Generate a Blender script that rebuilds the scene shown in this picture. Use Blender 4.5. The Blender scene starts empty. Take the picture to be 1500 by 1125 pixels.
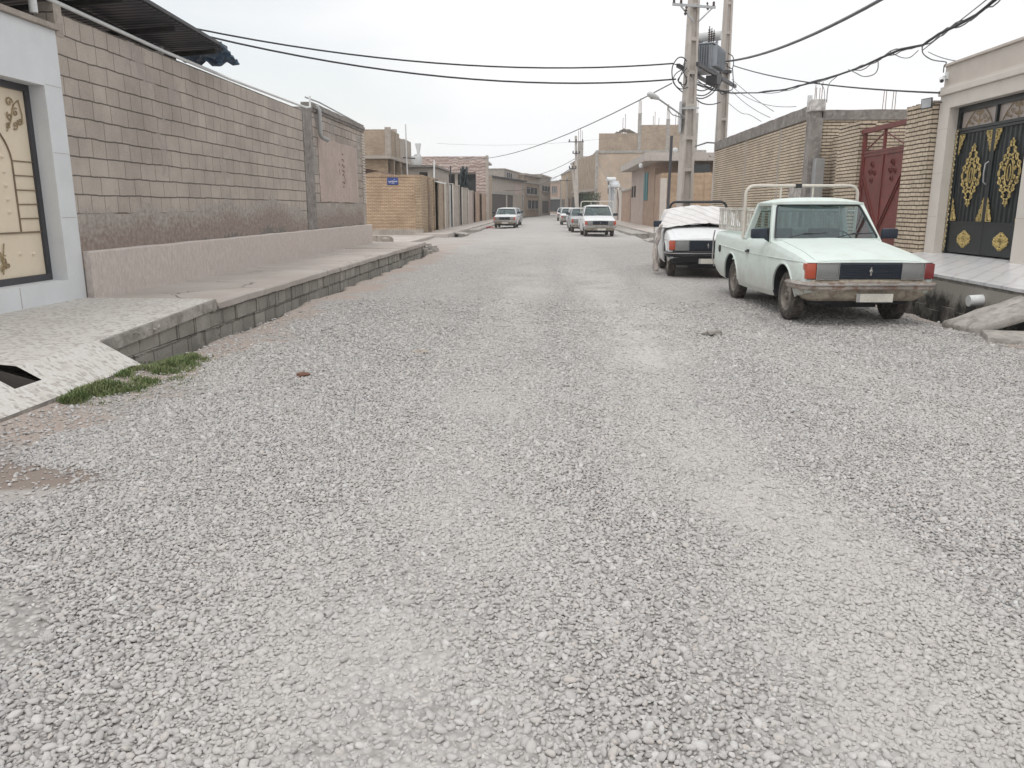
import bpy, bmesh, math, random
import numpy as np
from mathutils import Vector, Matrix, noise as mnoise
random.seed(7); rng = np.random.default_rng(11)
R = math.radians
S = bpy.context.scene
COL = S.collection

# ------------------------------------------------------------------ camera
CAM_H = 1.47
F_PX, VX, VY = 1150.0, 800.0, 304.0
pitch = math.atan((562.5 - VY) / F_PX)
yaw = math.atan2(VX - 750.0, math.hypot(F_PX, 562.5 - VY))
cd = bpy.data.cameras.new('camera'); cam = bpy.data.objects.new('camera', cd); COL.objects.link(cam)
cam.location = (0, 0, CAM_H); cam.rotation_euler = (R(90) - pitch, 0, yaw)
cd.sensor_width = 36; cd.lens = F_PX / 1500 * 36; cd.clip_start = .05; cd.clip_end = 3000
S.camera = cam

# ------------------------------------------------------------------ world, sun, exposure
SUN_EL, SUN_AZ = R(58), R(205)      # azimuth clockwise from +Y: behind the camera, to its left
W = bpy.data.worlds.new('World'); S.world = W; W.use_nodes = True
wn = W.node_tree; wn.nodes.clear()
wo = wn.nodes.new('ShaderNodeOutputWorld'); bg = wn.nodes.new('ShaderNodeBackground'); bg.inputs[1].default_value = .1
sky = wn.nodes.new('ShaderNodeTexSky'); sky.sky_type = 'NISHITA'; sky.sun_disc = False
sky.sun_elevation = SUN_EL; sky.sun_rotation = SUN_AZ; sky.dust_density = .3; sky.air_density = 1.6; sky.ozone_density = 2
tc = wn.nodes.new('ShaderNodeTexCoord'); mp = wn.nodes.new('ShaderNodeMapping'); mp.inputs['Scale'].default_value = (1, 1, 2.6)
nz = wn.nodes.new('ShaderNodeTexNoise'); nz.inputs['Scale'].default_value = 1.7; nz.inputs['Detail'].default_value = 5; nz.inputs['Roughness'].default_value = .5
cr = wn.nodes.new('ShaderNodeValToRGB'); cr.color_ramp.elements[0].position = .28; cr.color_ramp.elements[0].color = (.76, .76, .76, 1)
cr.color_ramp.elements[1].position = .46; cr.color_ramp.elements[1].color = (1, 1, 1, 1)
cl = wn.nodes.new('ShaderNodeValToRGB'); cl.color_ramp.elements[0].color = (9.7, 9.85, 10.0, 1); cl.color_ramp.elements[1].color = (10.3, 10.25, 10.2, 1)
cl.color_ramp.elements[0].position = .35; cl.color_ramp.elements[1].position = .6
nz2 = wn.nodes.new('ShaderNodeTexNoise'); nz2.inputs['Scale'].default_value = 3.1; nz2.inputs['Detail'].default_value = 4
mx = wn.nodes.new('ShaderNodeMixRGB')
L = wn.links.new
L(tc.outputs['Generated'], mp.inputs[0]); L(mp.outputs[0], nz.inputs['Vector']); L(mp.outputs[0], nz2.inputs['Vector'])
# a thinner, bluer break in the clouds towards the upper left
dp = wn.nodes.new('ShaderNodeVectorMath'); dp.operation = 'DOT_PRODUCT'; dp.inputs[1].default_value = Vector((-.30, .91, .25)).normalized()
L(tc.outputs['Generated'], dp.inputs[0])
mr = wn.nodes.new('ShaderNodeMapRange'); mr.inputs[1].default_value = .955; mr.inputs[2].default_value = 1.0; mr.inputs[3].default_value = 0; mr.inputs[4].default_value = .36
L(dp.outputs['Value'], mr.inputs[0])
sb = wn.nodes.new('ShaderNodeMath'); sb.operation = 'SUBTRACT'; L(nz.outputs['Fac'], sb.inputs[0]); L(mr.outputs[0], sb.inputs[1])
L(sb.outputs[0], cr.inputs[0]); L(nz2.outputs['Fac'], cl.inputs[0])
L(cr.outputs[0], mx.inputs[0]); L(sky.outputs[0], mx.inputs[1]); L(cl.outputs[0], mx.inputs[2]); # an overcast sky is brighter overhead than at the horizon
sx_ = wn.nodes.new('ShaderNodeSeparateXYZ'); L(tc.outputs['Generated'], sx_.inputs[0])
ov = wn.nodes.new('ShaderNodeMapRange'); ov.inputs[1].default_value = .22; ov.inputs[2].default_value = 1; ov.inputs[3].default_value = 1; ov.inputs[4].default_value = 1.25; L(sx_.outputs[2], ov.inputs[0])
vm = wn.nodes.new('ShaderNodeVectorMath'); vm.operation = 'SCALE'; L(mx.outputs[0], vm.inputs[0]); L(ov.outputs[0], vm.inputs[3])
L(vm.outputs[0], bg.inputs[0]); L(bg.outputs[0], wo.inputs[0])
sl = bpy.data.lights.new('sun', 'SUN'); sun = bpy.data.objects.new('sun', sl); COL.objects.link(sun)
sl.energy = 1.0; sl.angle = R(22); sl.color = (1, .97, .93)
sd = Vector((math.sin(SUN_AZ) * math.cos(SUN_EL), math.cos(SUN_AZ) * math.cos(SUN_EL), math.sin(SUN_EL)))
sun.rotation_euler = sd.to_track_quat('Z', 'Y').to_euler(); sun.location = (0, 0, 40)
S.view_settings.view_transform = 'Standard'; S.view_settings.look = 'None'; S.view_settings.gamma = 1; S.view_settings.exposure = .06
S.cycles.use_denoising = True; S.cycles.max_bounces = 8; S.cycles.transparent_max_bounces = 16

# ------------------------------------------------------------------ helpers
def tag(o, label=None, cat=None, group=None, kind=None):
    if label: o['label'] = label
    if cat: o['category'] = cat
    if group: o['group'] = group
    if kind: o['kind'] = kind
    return o

def empty(name, loc=(0, 0, 0), rz=0, label=None, cat=None, group=None, kind=None):
    o = bpy.data.objects.new(name, None); COL.objects.link(o); o.location = loc; o.rotation_euler = (0, 0, rz)
    o.empty_display_size = .2
    return tag(o, label, cat, group, kind)

class MB:
    def __init__(s): s.v = []; s.f = []
    def add(s, vs, fs):
        b = len(s.v); s.v += [tuple(map(float, p)) for p in vs]; s.f += [tuple(b + i for i in f) for f in fs]; return s
    def box(s, x0, x1, y0, y1, z0, z1, bev=0):
        if x0 > x1: x0, x1 = x1, x0
        if y0 > y1: y0, y1 = y1, y0
        if bev:
            b = bev
            bm = bmesh.new(); bmesh.ops.create_cube(bm, size=1)
            for v in bm.verts: v.co = Vector(((x0 + x1) / 2 + v.co.x * (x1 - x0), (y0 + y1) / 2 + v.co.y * (y1 - y0), (z0 + z1) / 2 + v.co.z * (z1 - z0)))
            bmesh.ops.bevel(bm, geom=bm.edges[:], offset=b, segments=2, affect='EDGES', profile=.6)
            bm.verts.index_update(); s.add([v.co for v in bm.verts], [[v.index for v in f.verts] for f in bm.faces]); bm.free(); return s
        vs = [(x, y, z) for z in (z0, z1) for y in (y0, y1) for x in (x0, x1)]
        return s.add(vs, [(0, 2, 3, 1), (4, 5, 7, 6), (0, 1, 5, 4), (2, 6, 7, 3), (0, 4, 6, 2), (1, 3, 7, 5)])
    def hexa(s, b, t):   # bottom 4 (ccw from above) and top 4
        return s.add(list(b) + list(t), [(3, 2, 1, 0), (4, 5, 6, 7), (0, 1, 5, 4), (1, 2, 6, 5), (2, 3, 7, 6), (3, 0, 4, 7)])
    def bar(s, a, b, w, h=None, up=(0, 0, 1), w2=None, h2=None):
        h = w if h is None else h; w2 = w if w2 is None else w2; h2 = h if h2 is None else h2
        a = Vector(a); b = Vector(b); d = (b - a).normalized(); u = Vector(up)
        if abs(d.dot(u)) > .98: u = Vector((0, 1, 0))
        r = d.cross(u).normalized(); u = r.cross(d).normalized()
        B = [a - r * w / 2 - u * h / 2, a + r * w / 2 - u * h / 2, a + r * w / 2 + u * h / 2, a - r * w / 2 + u * h / 2]
        T = [b - r * w2 / 2 - u * h2 / 2, b + r * w2 / 2 - u * h2 / 2, b + r * w2 / 2 + u * h2 / 2, b - r * w2 / 2 + u * h2 / 2]
        return s.hexa(B, T)
    def tube(s, pts, r, n=8, cap=True, closed=False):
        P = [Vector(p) for p in pts]; k = len(P)
        rr = r if hasattr(r, '__len__') else [r] * k
        vs = []; prev = None
        for i in range(k):
            if closed: d = P[(i + 1) % k] - P[i - 1]
            else: d = P[min(i + 1, k - 1)] - P[max(i - 1, 0)]
            if d.length < 1e-9: d = Vector((0, 0, 1))
            d.normalize()
            if prev is None:
                u = Vector((0, 0, 1)) if abs(d.z) < .9 else Vector((1, 0, 0))
                a = d.cross(u).normalized()
            else:
                a = (prev - d * prev.dot(d)).normalized()
            prev = a; b = d.cross(a)
            for j in range(n):
                t = 2 * math.pi * j / n; vs.append(P[i] + (a * math.cos(t) + b * math.sin(t)) * rr[i])
        fs = []
        for i in range(k if closed else k - 1):
            for j in range(n):
                i2 = (i + 1) % k
                fs.append((i * n + j, i * n + (j + 1) % n, i2 * n + (j + 1) % n, i2 * n + j))
        if cap and not closed: fs.append(tuple(range(n))[::-1]); fs.append(tuple((k - 1) * n + j for j in range(n)))
        return s.add(vs, fs)
    def lathe(s, prof, o, axis, n=24, closed=False):   # prof: (radius, distance along axis)
        ax = Vector(axis).normalized(); u = Vector((0, 0, 1)) if abs(ax.z) < .9 else Vector((1, 0, 0))
        a = ax.cross(u).normalized(); b = ax.cross(a); o = Vector(o); vs = []
        for (r, h) in prof:
            for j in range(n):
                t = 2 * math.pi * j / n; vs.append(o + ax * h + (a * math.cos(t) + b * math.sin(t)) * r)
        k = len(prof); fs = []
        for i in range(k if closed else k - 1):
            i2 = (i + 1) % k
            for j in range(n): fs.append((i * n + j, i * n + (j + 1) % n, i2 * n + (j + 1) % n, i2 * n + j))
        return s.add(vs, fs)
    def grid(s, P):   # P[i][j] points
        n = len(P); m = len(P[0]); vs = [p for row in P for p in row]
        return s.add(vs, [(i * m + j, i * m + j + 1, (i + 1) * m + j + 1, (i + 1) * m + j) for i in range(n - 1) for j in range(m - 1)])
    def poly(s, pts, ext):   # planar polygon extruded by vector ext
        k = len(pts); e = Vector(ext); vs = [Vector(p) for p in pts] + [Vector(p) + e for p in pts]
        return s.add(vs, [tuple(range(k)), tuple(range(2 * k - 1, k - 1, -1))] + [(i, k + i, k + (i + 1) % k, (i + 1) % k) for i in range(k)])
    def build(s, name, m, parent=None, smooth=None, loc=None, **kw):
        me = bpy.data.meshes.new(name); off = Vector((0, 0, 0))
        if parent is not None and loc is None:
            q = parent; acc = Vector((0, 0, 0))
            while q is not None: acc += Vector(q.location); top = q; q = q.parent
            if top.get('_world'): off = acc
        me.from_pydata(s.v, [], s.f); me.validate()
        bm = bmesh.new(); bm.from_mesh(me)
        bmesh.ops.recalc_face_normals(bm, faces=bm.faces[:]) if kw.pop('recalc', True) else None
        uvl = bm.loops.layers.uv.new('UVMap')
        for f in bm.faces:
            nn = f.normal
            if abs(nn.z) > .7: t = Vector((1, 0, 0)); b = Vector((0, 1, 0))
            else:
                t = Vector((-nn.y, nn.x, 0)).normalized(); b = Vector((0, 0, 1))
            for lp in f.loops: lp[uvl].uv = (lp.vert.co.dot(t), lp.vert.co.dot(b))
        if off.length: bmesh.ops.translate(bm, vec=-off, verts=bm.verts[:])
        bm.to_mesh(me); bm.free()
        if smooth is not None:
            me.shade_smooth()
            if smooth < 180: me.set_sharp_from_angle(angle=R(smooth))
        o = bpy.data.objects.new(name, me); COL.objects.link(o)
        if m is not None: me.materials.append(m)
        if loc is not None: o.location = loc
        if parent is not None: o.parent = parent
        return tag(o, kw.get('label'), kw.get('cat'), kw.get('group'), kw.get('kind'))

def wthing(name, loc, label, cat, group=None):      # a thing whose parts are given in world coordinates
    o = empty(name, loc, 0, label, cat, group); o['_world'] = 1; return o

def at_origin(mb, loc):     # for single mesh things: move origin to base
    l = Vector(loc); mb.v = [tuple(Vector(p) - l) for p in mb.v]; return l

def solo(mb, name, m, loc, label, cat, group=None, smooth=None, kind=None):
    # UVs must come from world coordinates, so build at the origin and then shift the mesh data
    o = mb.build(name, m, None, smooth)
    o.data.transform(Matrix.Translation(-Vector(loc))); o.location = loc
    return tag(o, label, cat, group, kind)

# ------------------------------------------------------------------ materials
class NT:
    def __init__(s, name):
        s.m = bpy.data.materials.new(name); s.m.use_nodes = True; s.t = s.m.node_tree
        s.b = s.t.nodes['Principled BSDF']
    def n(s, typ, ins=None, **pr):
        nd = s.t.nodes.new('ShaderNode' + typ)
        for k, v in pr.items(): setattr(nd, k, v)
        for k, v in (ins or {}).items():
            sk = nd.inputs[k]
            if isinstance(v, bpy.types.NodeSocket): s.t.links.new(v, sk)
            else: sk.default_value = v
        return nd
    def mix(s, fac, a, b, mode='MIX'):
        c = lambda q: q if isinstance(q, bpy.types.NodeSocket) else (q if hasattr(q, '__len__') and len(q) == 4 else (*q, 1))
        return s.n('MixRGB', {0: fac, 1: c(a), 2: c(b)}, blend_type=mode).outputs[0]
    def ma(s, op, a, b=0.0, c=None, clamp=False):
        ins = {0: a, 1: b}
        if c is not None: ins[2] = c
        return s.n('Math', ins, operation=op, use_clamp=clamp).outputs[0]
    def rng(s, v, a, b, c=0.0, d=1.0):
        return s.n('MapRange', {0: v, 1: a, 2: b, 3: c, 4: d}).outputs[0]
    def noise(s, vec, scale, det=4, rough=.55, dist=0):
        return s.n('TexNoise', {'Vector': vec, 'Scale': scale, 'Detail': det, 'Roughness': rough, 'Distortion': dist})
    def set(s, **k):
        for a, v in k.items():
            a = {'col': 'Base Color', 'rough': 'Roughness', 'metal': 'Metallic', 'spec': 'Specular IOR Level', 'normal': 'Normal', 'coat': 'Coat Weight', 'alpha': 'Alpha'}.get(a, a)
            sk = s.b.inputs[a]
            if isinstance(v, bpy.types.NodeSocket): s.t.links.new(v, sk)
            else: sk.default_value = (*v, 1) if hasattr(v, '__len__') and len(v) == 3 and a == 'Base Color' else v
        return s.m
    def bump(s, h, st=.3, d=.01, nrm=None):
        ins = {'Height': h, 'Strength': st, 'Distance': d}
        if nrm is not None: ins['Normal'] = nrm
        return s.n('Bump', ins).outputs[0]
    def pos(s): return s.n('NewGeometry').outputs['Position']
    def obj(s): return s.n('TexCoord').outputs['Object']
    def uv(s): return s.n('UVMap', uv_map='UVMap').outputs[0]

def C(*a): return tuple(a)
def srgb(r, g, b):
    f = lambda c: (c / 255 / 12.92) if c / 255 <= .04045 else ((c / 255 + .055) / 1.055) ** 2.4
    return (f(r), f(g), f(b))
def mul(c, k): return tuple(min(1, x * k) for x in c)

def pbr(name, col, rough=.85, var=.25, scale=2.5, bump=.25, bs=60, bd=.006, metal=0, spec=.3, local=False, fine=.25, tint=None):
    t = NT(name); p = t.obj() if local else t.pos()
    a = t.noise(p, scale, 6, .6).outputs['Fac']; f = t.noise(p, bs, 3, .6).outputs['Fac']
    k = t.ma('ADD', t.rng(a, .3, .7, 1 - var, 1 + var * .6), t.rng(f, .3, .7, -fine / 2, fine / 2))
    c2 = t.mix(1, (*col, 1), t.n('CombineColor', {0: k, 1: k, 2: k}).outputs[0], 'MULTIPLY')
    if tint: c2 = t.mix(t.rng(t.noise(p, scale * 2.7, 5, .6).outputs['Fac'], .48, .66), c2, tint)
    return t.set(col=c2, rough=rough, metal=metal, spec=spec, normal=t.bump(f, bump, bd))

def brick(name, c1, c2, mort, bw, bh, ms=.012, dist=.02, bump=.7, bd=.012, off=.5, stain=.3, rough=.9, low=None, smooth=.1, dscale=3, squash=1, patch=None, vj=1):
    t = NT(name); uv = t.uv(); p = t.pos()
    nn = t.noise(p, dscale, 3, .6).outputs['Color']
    d = t.n('VectorMath', {0: nn, 1: (.5, .5, .5)}, operation='SUBTRACT').outputs[0]
    d = t.n('VectorMath', {0: d, 'Scale': dist}, operation='SCALE').outputs[0]
    v = t.n('VectorMath', {0: uv, 1: d}, operation='ADD').outputs[0]
    br = t.n('TexBrick', {'Vector': v, 'Color1': (*c1, 1), 'Color2': (*c2, 1), 'Mortar': (*mort, 1), 'Scale': 1.0, 'Mortar Size': ms, 'Mortar Smooth': smooth, 'Bias': 0.0, 'Brick Width': bw, 'Row Height': bh}, offset=off, squash=squash, squash_frequency=3)
    a = t.noise(p, 1.1, 7, .65).outputs['Fac']; f = t.noise(p, 45, 4, .7).outputs['Fac']
    k = t.ma('ADD', t.rng(a, .3, .7, 1 - stain, 1 + stain * .5), t.rng(f, .3, .7, -.12, .12))
    col = t.mix(1, br.outputs['Color'], t.n('CombineColor', {0: k, 1: k, 2: k}).outputs[0], 'MULTIPLY')
    fac = br.outputs['Fac']
    if vj < 1:
        vy = t.n('SeparateXYZ', {0: v}).outputs[1]; fr = t.ma('FRACT', t.ma('DIVIDE', vy, bh)); dd_ = t.ma('MINIMUM', fr, t.ma('SUBTRACT', 1.0, fr))
        hm = t.rng(dd_, ms * .8 / bh, ms * 1.5 / bh, 1, 0); hm = t.n('Clamp', {0: hm}).outputs[0]
        keep = t.ma('ADD', hm, t.ma('MULTIPLY', t.ma('SUBTRACT', 1.0, hm), vj)); face = t.mix(.5, (*c1, 1), (*c2, 1))
        inv = t.ma('MULTIPLY', fac, t.ma('SUBTRACT', 1.0, keep))
        k0 = t.ma('ADD', t.rng(a, .3, .7, 1 - stain, 1 + stain * .5), t.rng(f, .3, .7, -.12, .12))
        col = t.mix(inv, col, t.mix(1, face, t.n('CombineColor', {0: k0, 1: k0, 2: k0}).outputs[0], 'MULTIPLY')); fac = t.ma('MULTIPLY', fac, keep)
    h = t.ma('SUBTRACT', t.ma('MULTIPLY', f, .35), fac)
    if patch:   # (colour, noise scale, threshold): smeared cement
        m = t.rng(t.noise(p, patch[1], 5, .65).outputs['Fac'], patch[2], patch[2] + .06)
        col = t.mix(m, col, patch[0]); h = t.ma('MULTIPLY', h, t.ma('SUBTRACT', 1.0, t.ma('MULTIPLY', m, .7)))
    if low: col, h = low(t, p, col, h)
    return t.set(col=col, rough=rough, spec=.2, normal=t.bump(h, bump, bd))

M = {}
def wall_low(t, p, col, h):
    z = t.n('SeparateXYZ', {0: p}).outputs[2]; n = t.noise(p, 2.2, 6, .65).outputs['Fac']; n3 = t.noise(p, 14, 5, .7).outputs['Fac']
    zz = t.ma('ADD', t.ma('ADD', z, t.rng(t.noise(t.n('Mapping', {0: p, 'Scale': (1, .7, .5)}).outputs[0], 1.0, 4, .5).outputs['Fac'], .3, .7, -.2, .2)), t.rng(n3, .3, .7, -.05, .05))
    cem = t.mix(t.rng(n3, .35, .65), (.30, .27, .245, 1), (.42, .385, .35, 1))
    brn = t.mix(t.rng(n3, .4, .65), (.245, .195, .168, 1), (.33, .27, .24, 1))
    m1 = t.rng(zz, 1.48, 1.58, 1, 0)
    col = t.mix(m1, col, cem)
    zb = t.ma('ADD', zz, t.rng(n3, .3, .7, -.06, .06))
    col = t.mix(t.ma('MULTIPLY', t.rng(zb, 1.18, 1.46, 1, 0), .9), col, brn)
    col = t.mix(t.rng(zb, .90, .98, .8, 0), col, (.17, .165, .155, 1))
    h = t.mix(m1, t.n('CombineColor', {0: h, 1: h, 2: h}).outputs[0], t.n('CombineColor', {0: n3, 1: n3, 2: n3}).outputs[0])
    return col, t.n('SeparateColor', {0: h}).outputs[0]
M['block'] = brick('concrete_block', (.475, .422, .375), (.425, .375, .332), (.15, .128, .112), .43, .232, .009, .045, .9, .018, low=wall_low, dscale=2.2, stain=.24, vj=.55, squash=.72, patch=((.37, .325, .30), 1.3, .60))
M['block_far'] = brick('weathered_block', (.46, .40, .355), (.39, .34, .30), (.17, .145, .13), .41, .228, .010, .05, .9, .018, dscale=2.2, stain=.3, low=wall_low, patch=((.31, .29, .265), 1.5, .52))
M['ybrick'] = brick('yellow_brick', (.56, .435, .30), (.43, .325, .225), (.20, .15, .11), .215, .078, .012, .012, 1, .02, stain=.22, dscale=1.6, vj=.35)
M['ybrick_near'] = brick('pale_yellow_brick', (.66, .56, .44), (.55, .46, .355), (.10, .075, .055), .225, .084, .0125, .034, 1, .03, stain=.25, dscale=2.4, vj=.4)
M['obrick'] = brick('orange_brick', (.64, .48, .335), (.53, .385, .265), (.17, .11, .075), .21, .074, .012, .01, .9, .012, stain=.2, vj=.4)
M['pbrick'] = brick('pink_brick', (.52, .37, .28), (.41, .29, .22), (.30, .23, .185), .21, .075, .010, .01, .8, .01, stain=.2)
M['cbrick'] = brick('tan_brick', (.47, .375, .285), (.38, .30, .23), (.29, .235, .185), .21, .075, .010, .01, .7, .01, stain=.25)
M['drainblock'] = brick('drain_block', (.42, .40, .36), (.34, .325, .29), (.20, .185, .165), .42, .215, .012, .05, 1, .02, stain=.35, dscale=4, patch=((.34, .32, .285), 3, .56))
M['cement'] = pbr('cement_render', (.42, .375, .33), var=.25, bump=.5, bs=25, bd=.01, tint=(.34, .30, .265, 1))
M['cement_dark'] = pbr('dark_cement', (.235, .215, .20), var=.35, bump=.6, bs=18, bd=.012, tint=(.32, .30, .28, 1))
M['plaster_pink'] = pbr('pink_plaster', (.47, .385, .345), var=.16, scale=1.6, bump=.3, bs=30, bd=.006, tint=(.40, .33, .295, 1))
M['plinth'] = None
t = NT('plinth_render'); p = t.pos()
mpn = t.n('Mapping', {0: p, 'Rotation': (R(25), 0, 0), 'Scale': (10, 26, 9)}).outputs[0]
f = t.noise(mpn, 1.0, 5, .65, .6).outputs['Fac']; a = t.noise(p, 1.5, 4).outputs['Fac']
c = t.mix(t.rng(f, .35, .68), (.49, .425, .395, 1), (.65, .585, .55, 1)); c = t.mix(t.rng(a, .4, .75, 0, .4), c, (.52, .49, .46, 1))
M['plinth'] = t.set(col=c, rough=.95, spec=.15, normal=t.bump(f, .8, .02))
def cracked(name, col, tint, cs=.55):
    t = NT(name); p = t.pos(); a = t.noise(p, 1.1, 7, .65).outputs['Fac']; f = t.noise(p, 55, 4, .65).outputs['Fac']
    w = t.n('VectorMath', {0: p, 1: t.n('VectorMath', {0: t.noise(p, 2.5, 4, .6).outputs['Color'], 'Scale': .5}, operation='SCALE').outputs[0]}, operation='ADD').outputs[0]
    v = t.n('TexVoronoi', {'Vector': w, 'Scale': cs}, feature='DISTANCE_TO_EDGE').outputs['Distance']
    cr = t.ma('MULTIPLY', t.rng(v, .004, .012, 1, 0), t.rng(t.noise(p, .7, 2).outputs['Fac'], .45, .55, 0, .75), clamp=True)
    c = t.mix(t.rng(a, .38, .66), tint, (*col, 1)); c = t.mix(t.rng(f, .35, .7, 0, .22), c, mul(col, .55) + (1,)); st = t.noise(p, 3.5, 6, .7).outputs['Fac']
    c = t.mix(t.rng(st, .62, .72, 0, .4), c, mul(col, .6) + (1,)); c = t.mix(cr, c, (.10, .09, .08, 1))
    return t.set(col=c, rough=.9, spec=.2, normal=t.bump(t.ma('SUBTRACT', t.ma('MULTIPLY', f, .4), cr), .5, .008))
M['sidewalk'] = cracked('concrete_pavement_cracked', (.52, .48, .445), (.43, .385, .35, 1))
M['unused_pavement'] = pbr('concrete_pavement', (.52, .48, .445), var=.18, scale=1.3, bump=.3, bs=50, bd=.004, tint=(.44, .385, .35, 1))
M['kerbc'] = pbr('kerb_concrete', (.40, .375, .345), var=.28, bump=.7, bs=14, bd=.02, tint=(.25, .235, .21, 1))
M['white_stone'] = pbr('white_stone_cladding', (.66, .68, .70), rough=.5, var=.07, scale=2, bump=.08, bs=30, fine=.04, spec=.4)
M['cream_stone'] = pbr('cream_stone_cladding', (.62, .575, .525), rough=.5, var=.08, scale=2, bump=.08, bs=30, fine=.04, spec=.4)
M['cream_in'] = pbr('cream_plaster', (.56, .51, .46), rough=.8, var=.08, scale=3, bump=.15, bs=40, fine=.05)
M['gate_cream'] = pbr('cream_gate_paint', (.74, .64, .50), rough=.42, var=.06, bump=.05, bs=20, fine=.03, spec=.45)
M['gate_line'] = pbr('bronze_gate_edge', (.20, .15, .10), rough=.5, var=.2, spec=.4)
M['gate_frame'] = pbr('dark_gate_frame', (.055, .055, .062), rough=.5, var=.25, spec=.4)
M['bronze'] = pbr('aged_brass', (.40, .31, .18), rough=.42, metal=.5, var=.3, spec=.5)
M['gold'] = pbr('gilt_casting', (.56, .43, .17), rough=.42, metal=.3, var=.45, scale=25, bump=.5, bs=90, spec=.5)
M['goldold'] = pbr('gilt_strip', (.40, .33, .19), rough=.5, metal=.3, var=.5, scale=14, spec=.5)
M['navy'] = pbr('black_green_paint', (.010, .015, .017), rough=.35, var=.3, spec=.5)
M['redgate'] = pbr('red_oxide_paint', (.17, .04, .033), rough=.5, var=.3, bump=.2, bs=30, spec=.4, tint=(.13, .04, .035, 1))
M['rust'] = pbr('rusty_steel', (.19, .10, .07), rough=.8, var=.5, bump=.4)
M['pole'] = pbr('pole_concrete', (.47, .435, .40), var=.14, scale=.8, bump=.3, bs=40, tint=(.40, .365, .33, 1))
M['galv'] = pbr('galvanised_steel', (.42, .43, .44), rough=.45, metal=.5, var=.2, spec=.5)
M['lgrey'] = pbr('light_grey_paint', (.55, .56, .56), rough=.5, var=.15, spec=.4)
M['trafo'] = pbr('transformer_paint', (.30, .325, .355), rough=.45, var=.18, spec=.45)
M['cable'] = pbr('black_cable', (.035, .037, .042), rough=.6, var=.2)
M['cable_g'] = pbr('grey_cable', (.16, .165, .175), rough=.6, var=.2)
M['porcelain'] = pbr('brown_porcelain', (.07, .05, .045), rough=.25, var=.2, spec=.6)
M['roofmetal'] = None
t = NT('corrugated_sheet'); p = t.pos(); sx = t.n('SeparateXYZ', {0: p}).outputs
w_ = t.ma('SINE', t.ma('MULTIPLY', sx[1], 48.0)); a = t.noise(p, 1.5, 5).outputs['Fac']
M['roofmetal'] = t.set(col=t.mix(t.rng(a, .35, .65), (.020, .024, .034, 1), (.040, .038, .046, 1)), rough=.55, spec=.4, normal=t.bump(w_, .6, .02))
M['bluetarp'] = pbr('blue_plastic_sheet', (.03, .07, .13), rough=.4, var=.5, scale=6, spec=.5, tint=(.10, .20, .30, 1))
M['whitepvc'] = pbr('white_pvc', (.68, .70, .70), rough=.4, var=.1, spec=.4)
M['greypvc'] = pbr('grey_pvc', (.36, .36, .36), rough=.5, var=.15, spec=.4)
M['dark'] = pbr('dark_interior', (.03, .028, .027), rough=.9, var=.3)
M['dim'] = pbr('dim_interior', (.095, .085, .078), rough=.9, var=.3)
M['glass_dark'] = NT('window_glass').set(col=(.03, .04, .045), rough=.08, spec=.6)
M['teal'] = pbr('turquoise_paint', (.03, .20, .22), rough=.4, var=.15, spec=.4)
M['bluesign'] = pbr('blue_enamel', (.025, .055, .22), rough=.35, var=.1, spec=.5)
M['signwhite'] = pbr('white_paint', (.75, .75, .75), rough=.5, var=.05)
M['graffiti'] = pbr('brown_spray_paint', (.17, .07, .055), rough=.8, var=.5, scale=30)
M['trunk'] = pbr('bark', (.12, .085, .06), var=.4, bump=.7, bs=25)
M['leaf'] = pbr('dark_foliage', (.045, .07, .03), rough=.6, var=.5, scale=5)
M['redcloth'] = pbr('red_cloth', (.42, .05, .05), rough=.9, var=.2)

# terrazzo forecourt: pale flakes of stone set in white cement
t = NT('stone_flake_paving'); p = t.pos()
dd = t.n('VectorMath', {0: t.noise(p, 9, 2).outputs['Color'], 'Scale': .05}, operation='SCALE').outputs[0]
pv = t.n('VectorMath', {0: p, 1: dd}, operation='ADD').outputs[0]; pv = t.n('Mapping', {0: pv, 'Scale': (1, 1.25, 1)}).outputs[0]
vo = t.n('TexVoronoi', {'Vector': pv, 'Scale': 25.0}, feature='F1', voronoi_dimensions='2D'); ve = t.n('TexVoronoi', {'Vector': pv, 'Scale': 25.0}, feature='DISTANCE_TO_EDGE', voronoi_dimensions='2D')
rc = t.n('SeparateColor', {0: vo.outputs['Color']}).outputs
c = t.n('ValToRGB', {0: rc[0]}); e = c.color_ramp.elements
e[0].position = 0; e[0].color = (.33, .31, .285, 1); e[1].position = 1; e[1].color = (.60, .58, .555, 1)
for q, cc in ((.25, (.40, .37, .34, 1)), (.4, (.56, .53, .48, 1)), (.55, (.61, .60, .58, 1))): x = e.new(q); x.color = cc
m_ = t.rng(ve.outputs['Distance'], .06, .16); cc = t.mix(m_, (.53, .51, .48, 1), c.outputs[0]); big = t.noise(p, 1.7, 5).outputs['Fac']
cc = t.mix(t.rng(big, .4, .75, 0, .35), cc, (.46, .42, .38, 1))
M['flakes'] = t.set(col=cc, rough=.6, spec=.35, normal=t.bump(t.noise(p, 60, 3).outputs['Fac'], .2, .004))
# porch marble tiles
t = NT('veined_porch_tiles'); p = t.pos(); uv = t.uv()
br = t.n('TexBrick', {'Vector': uv, 'Color1': (.66, .66, .67, 1), 'Color2': (.61, .61, .62, 1), 'Mortar': (.33, .32, .31, 1), 'Scale': 1.0, 'Mortar Size': .005, 'Brick Width': .6, 'Row Height': .6}, offset=0)
wv = t.n('TexWave', {'Vector': t.n('Mapping', {0: p, 'Rotation': (0, 0, R(40))}).outputs[0], 'Scale': 1.1, 'Distortion': 3.5, 'Detail': 4.0}, wave_type='BANDS')
M['marble'] = t.set(col=t.mix(t.rng(wv.outputs['Fac'], .86, 1.0, 0, .6), br.outputs['Color'], (.42, .41, .42, 1)), rough=.3, spec=.5)
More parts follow.
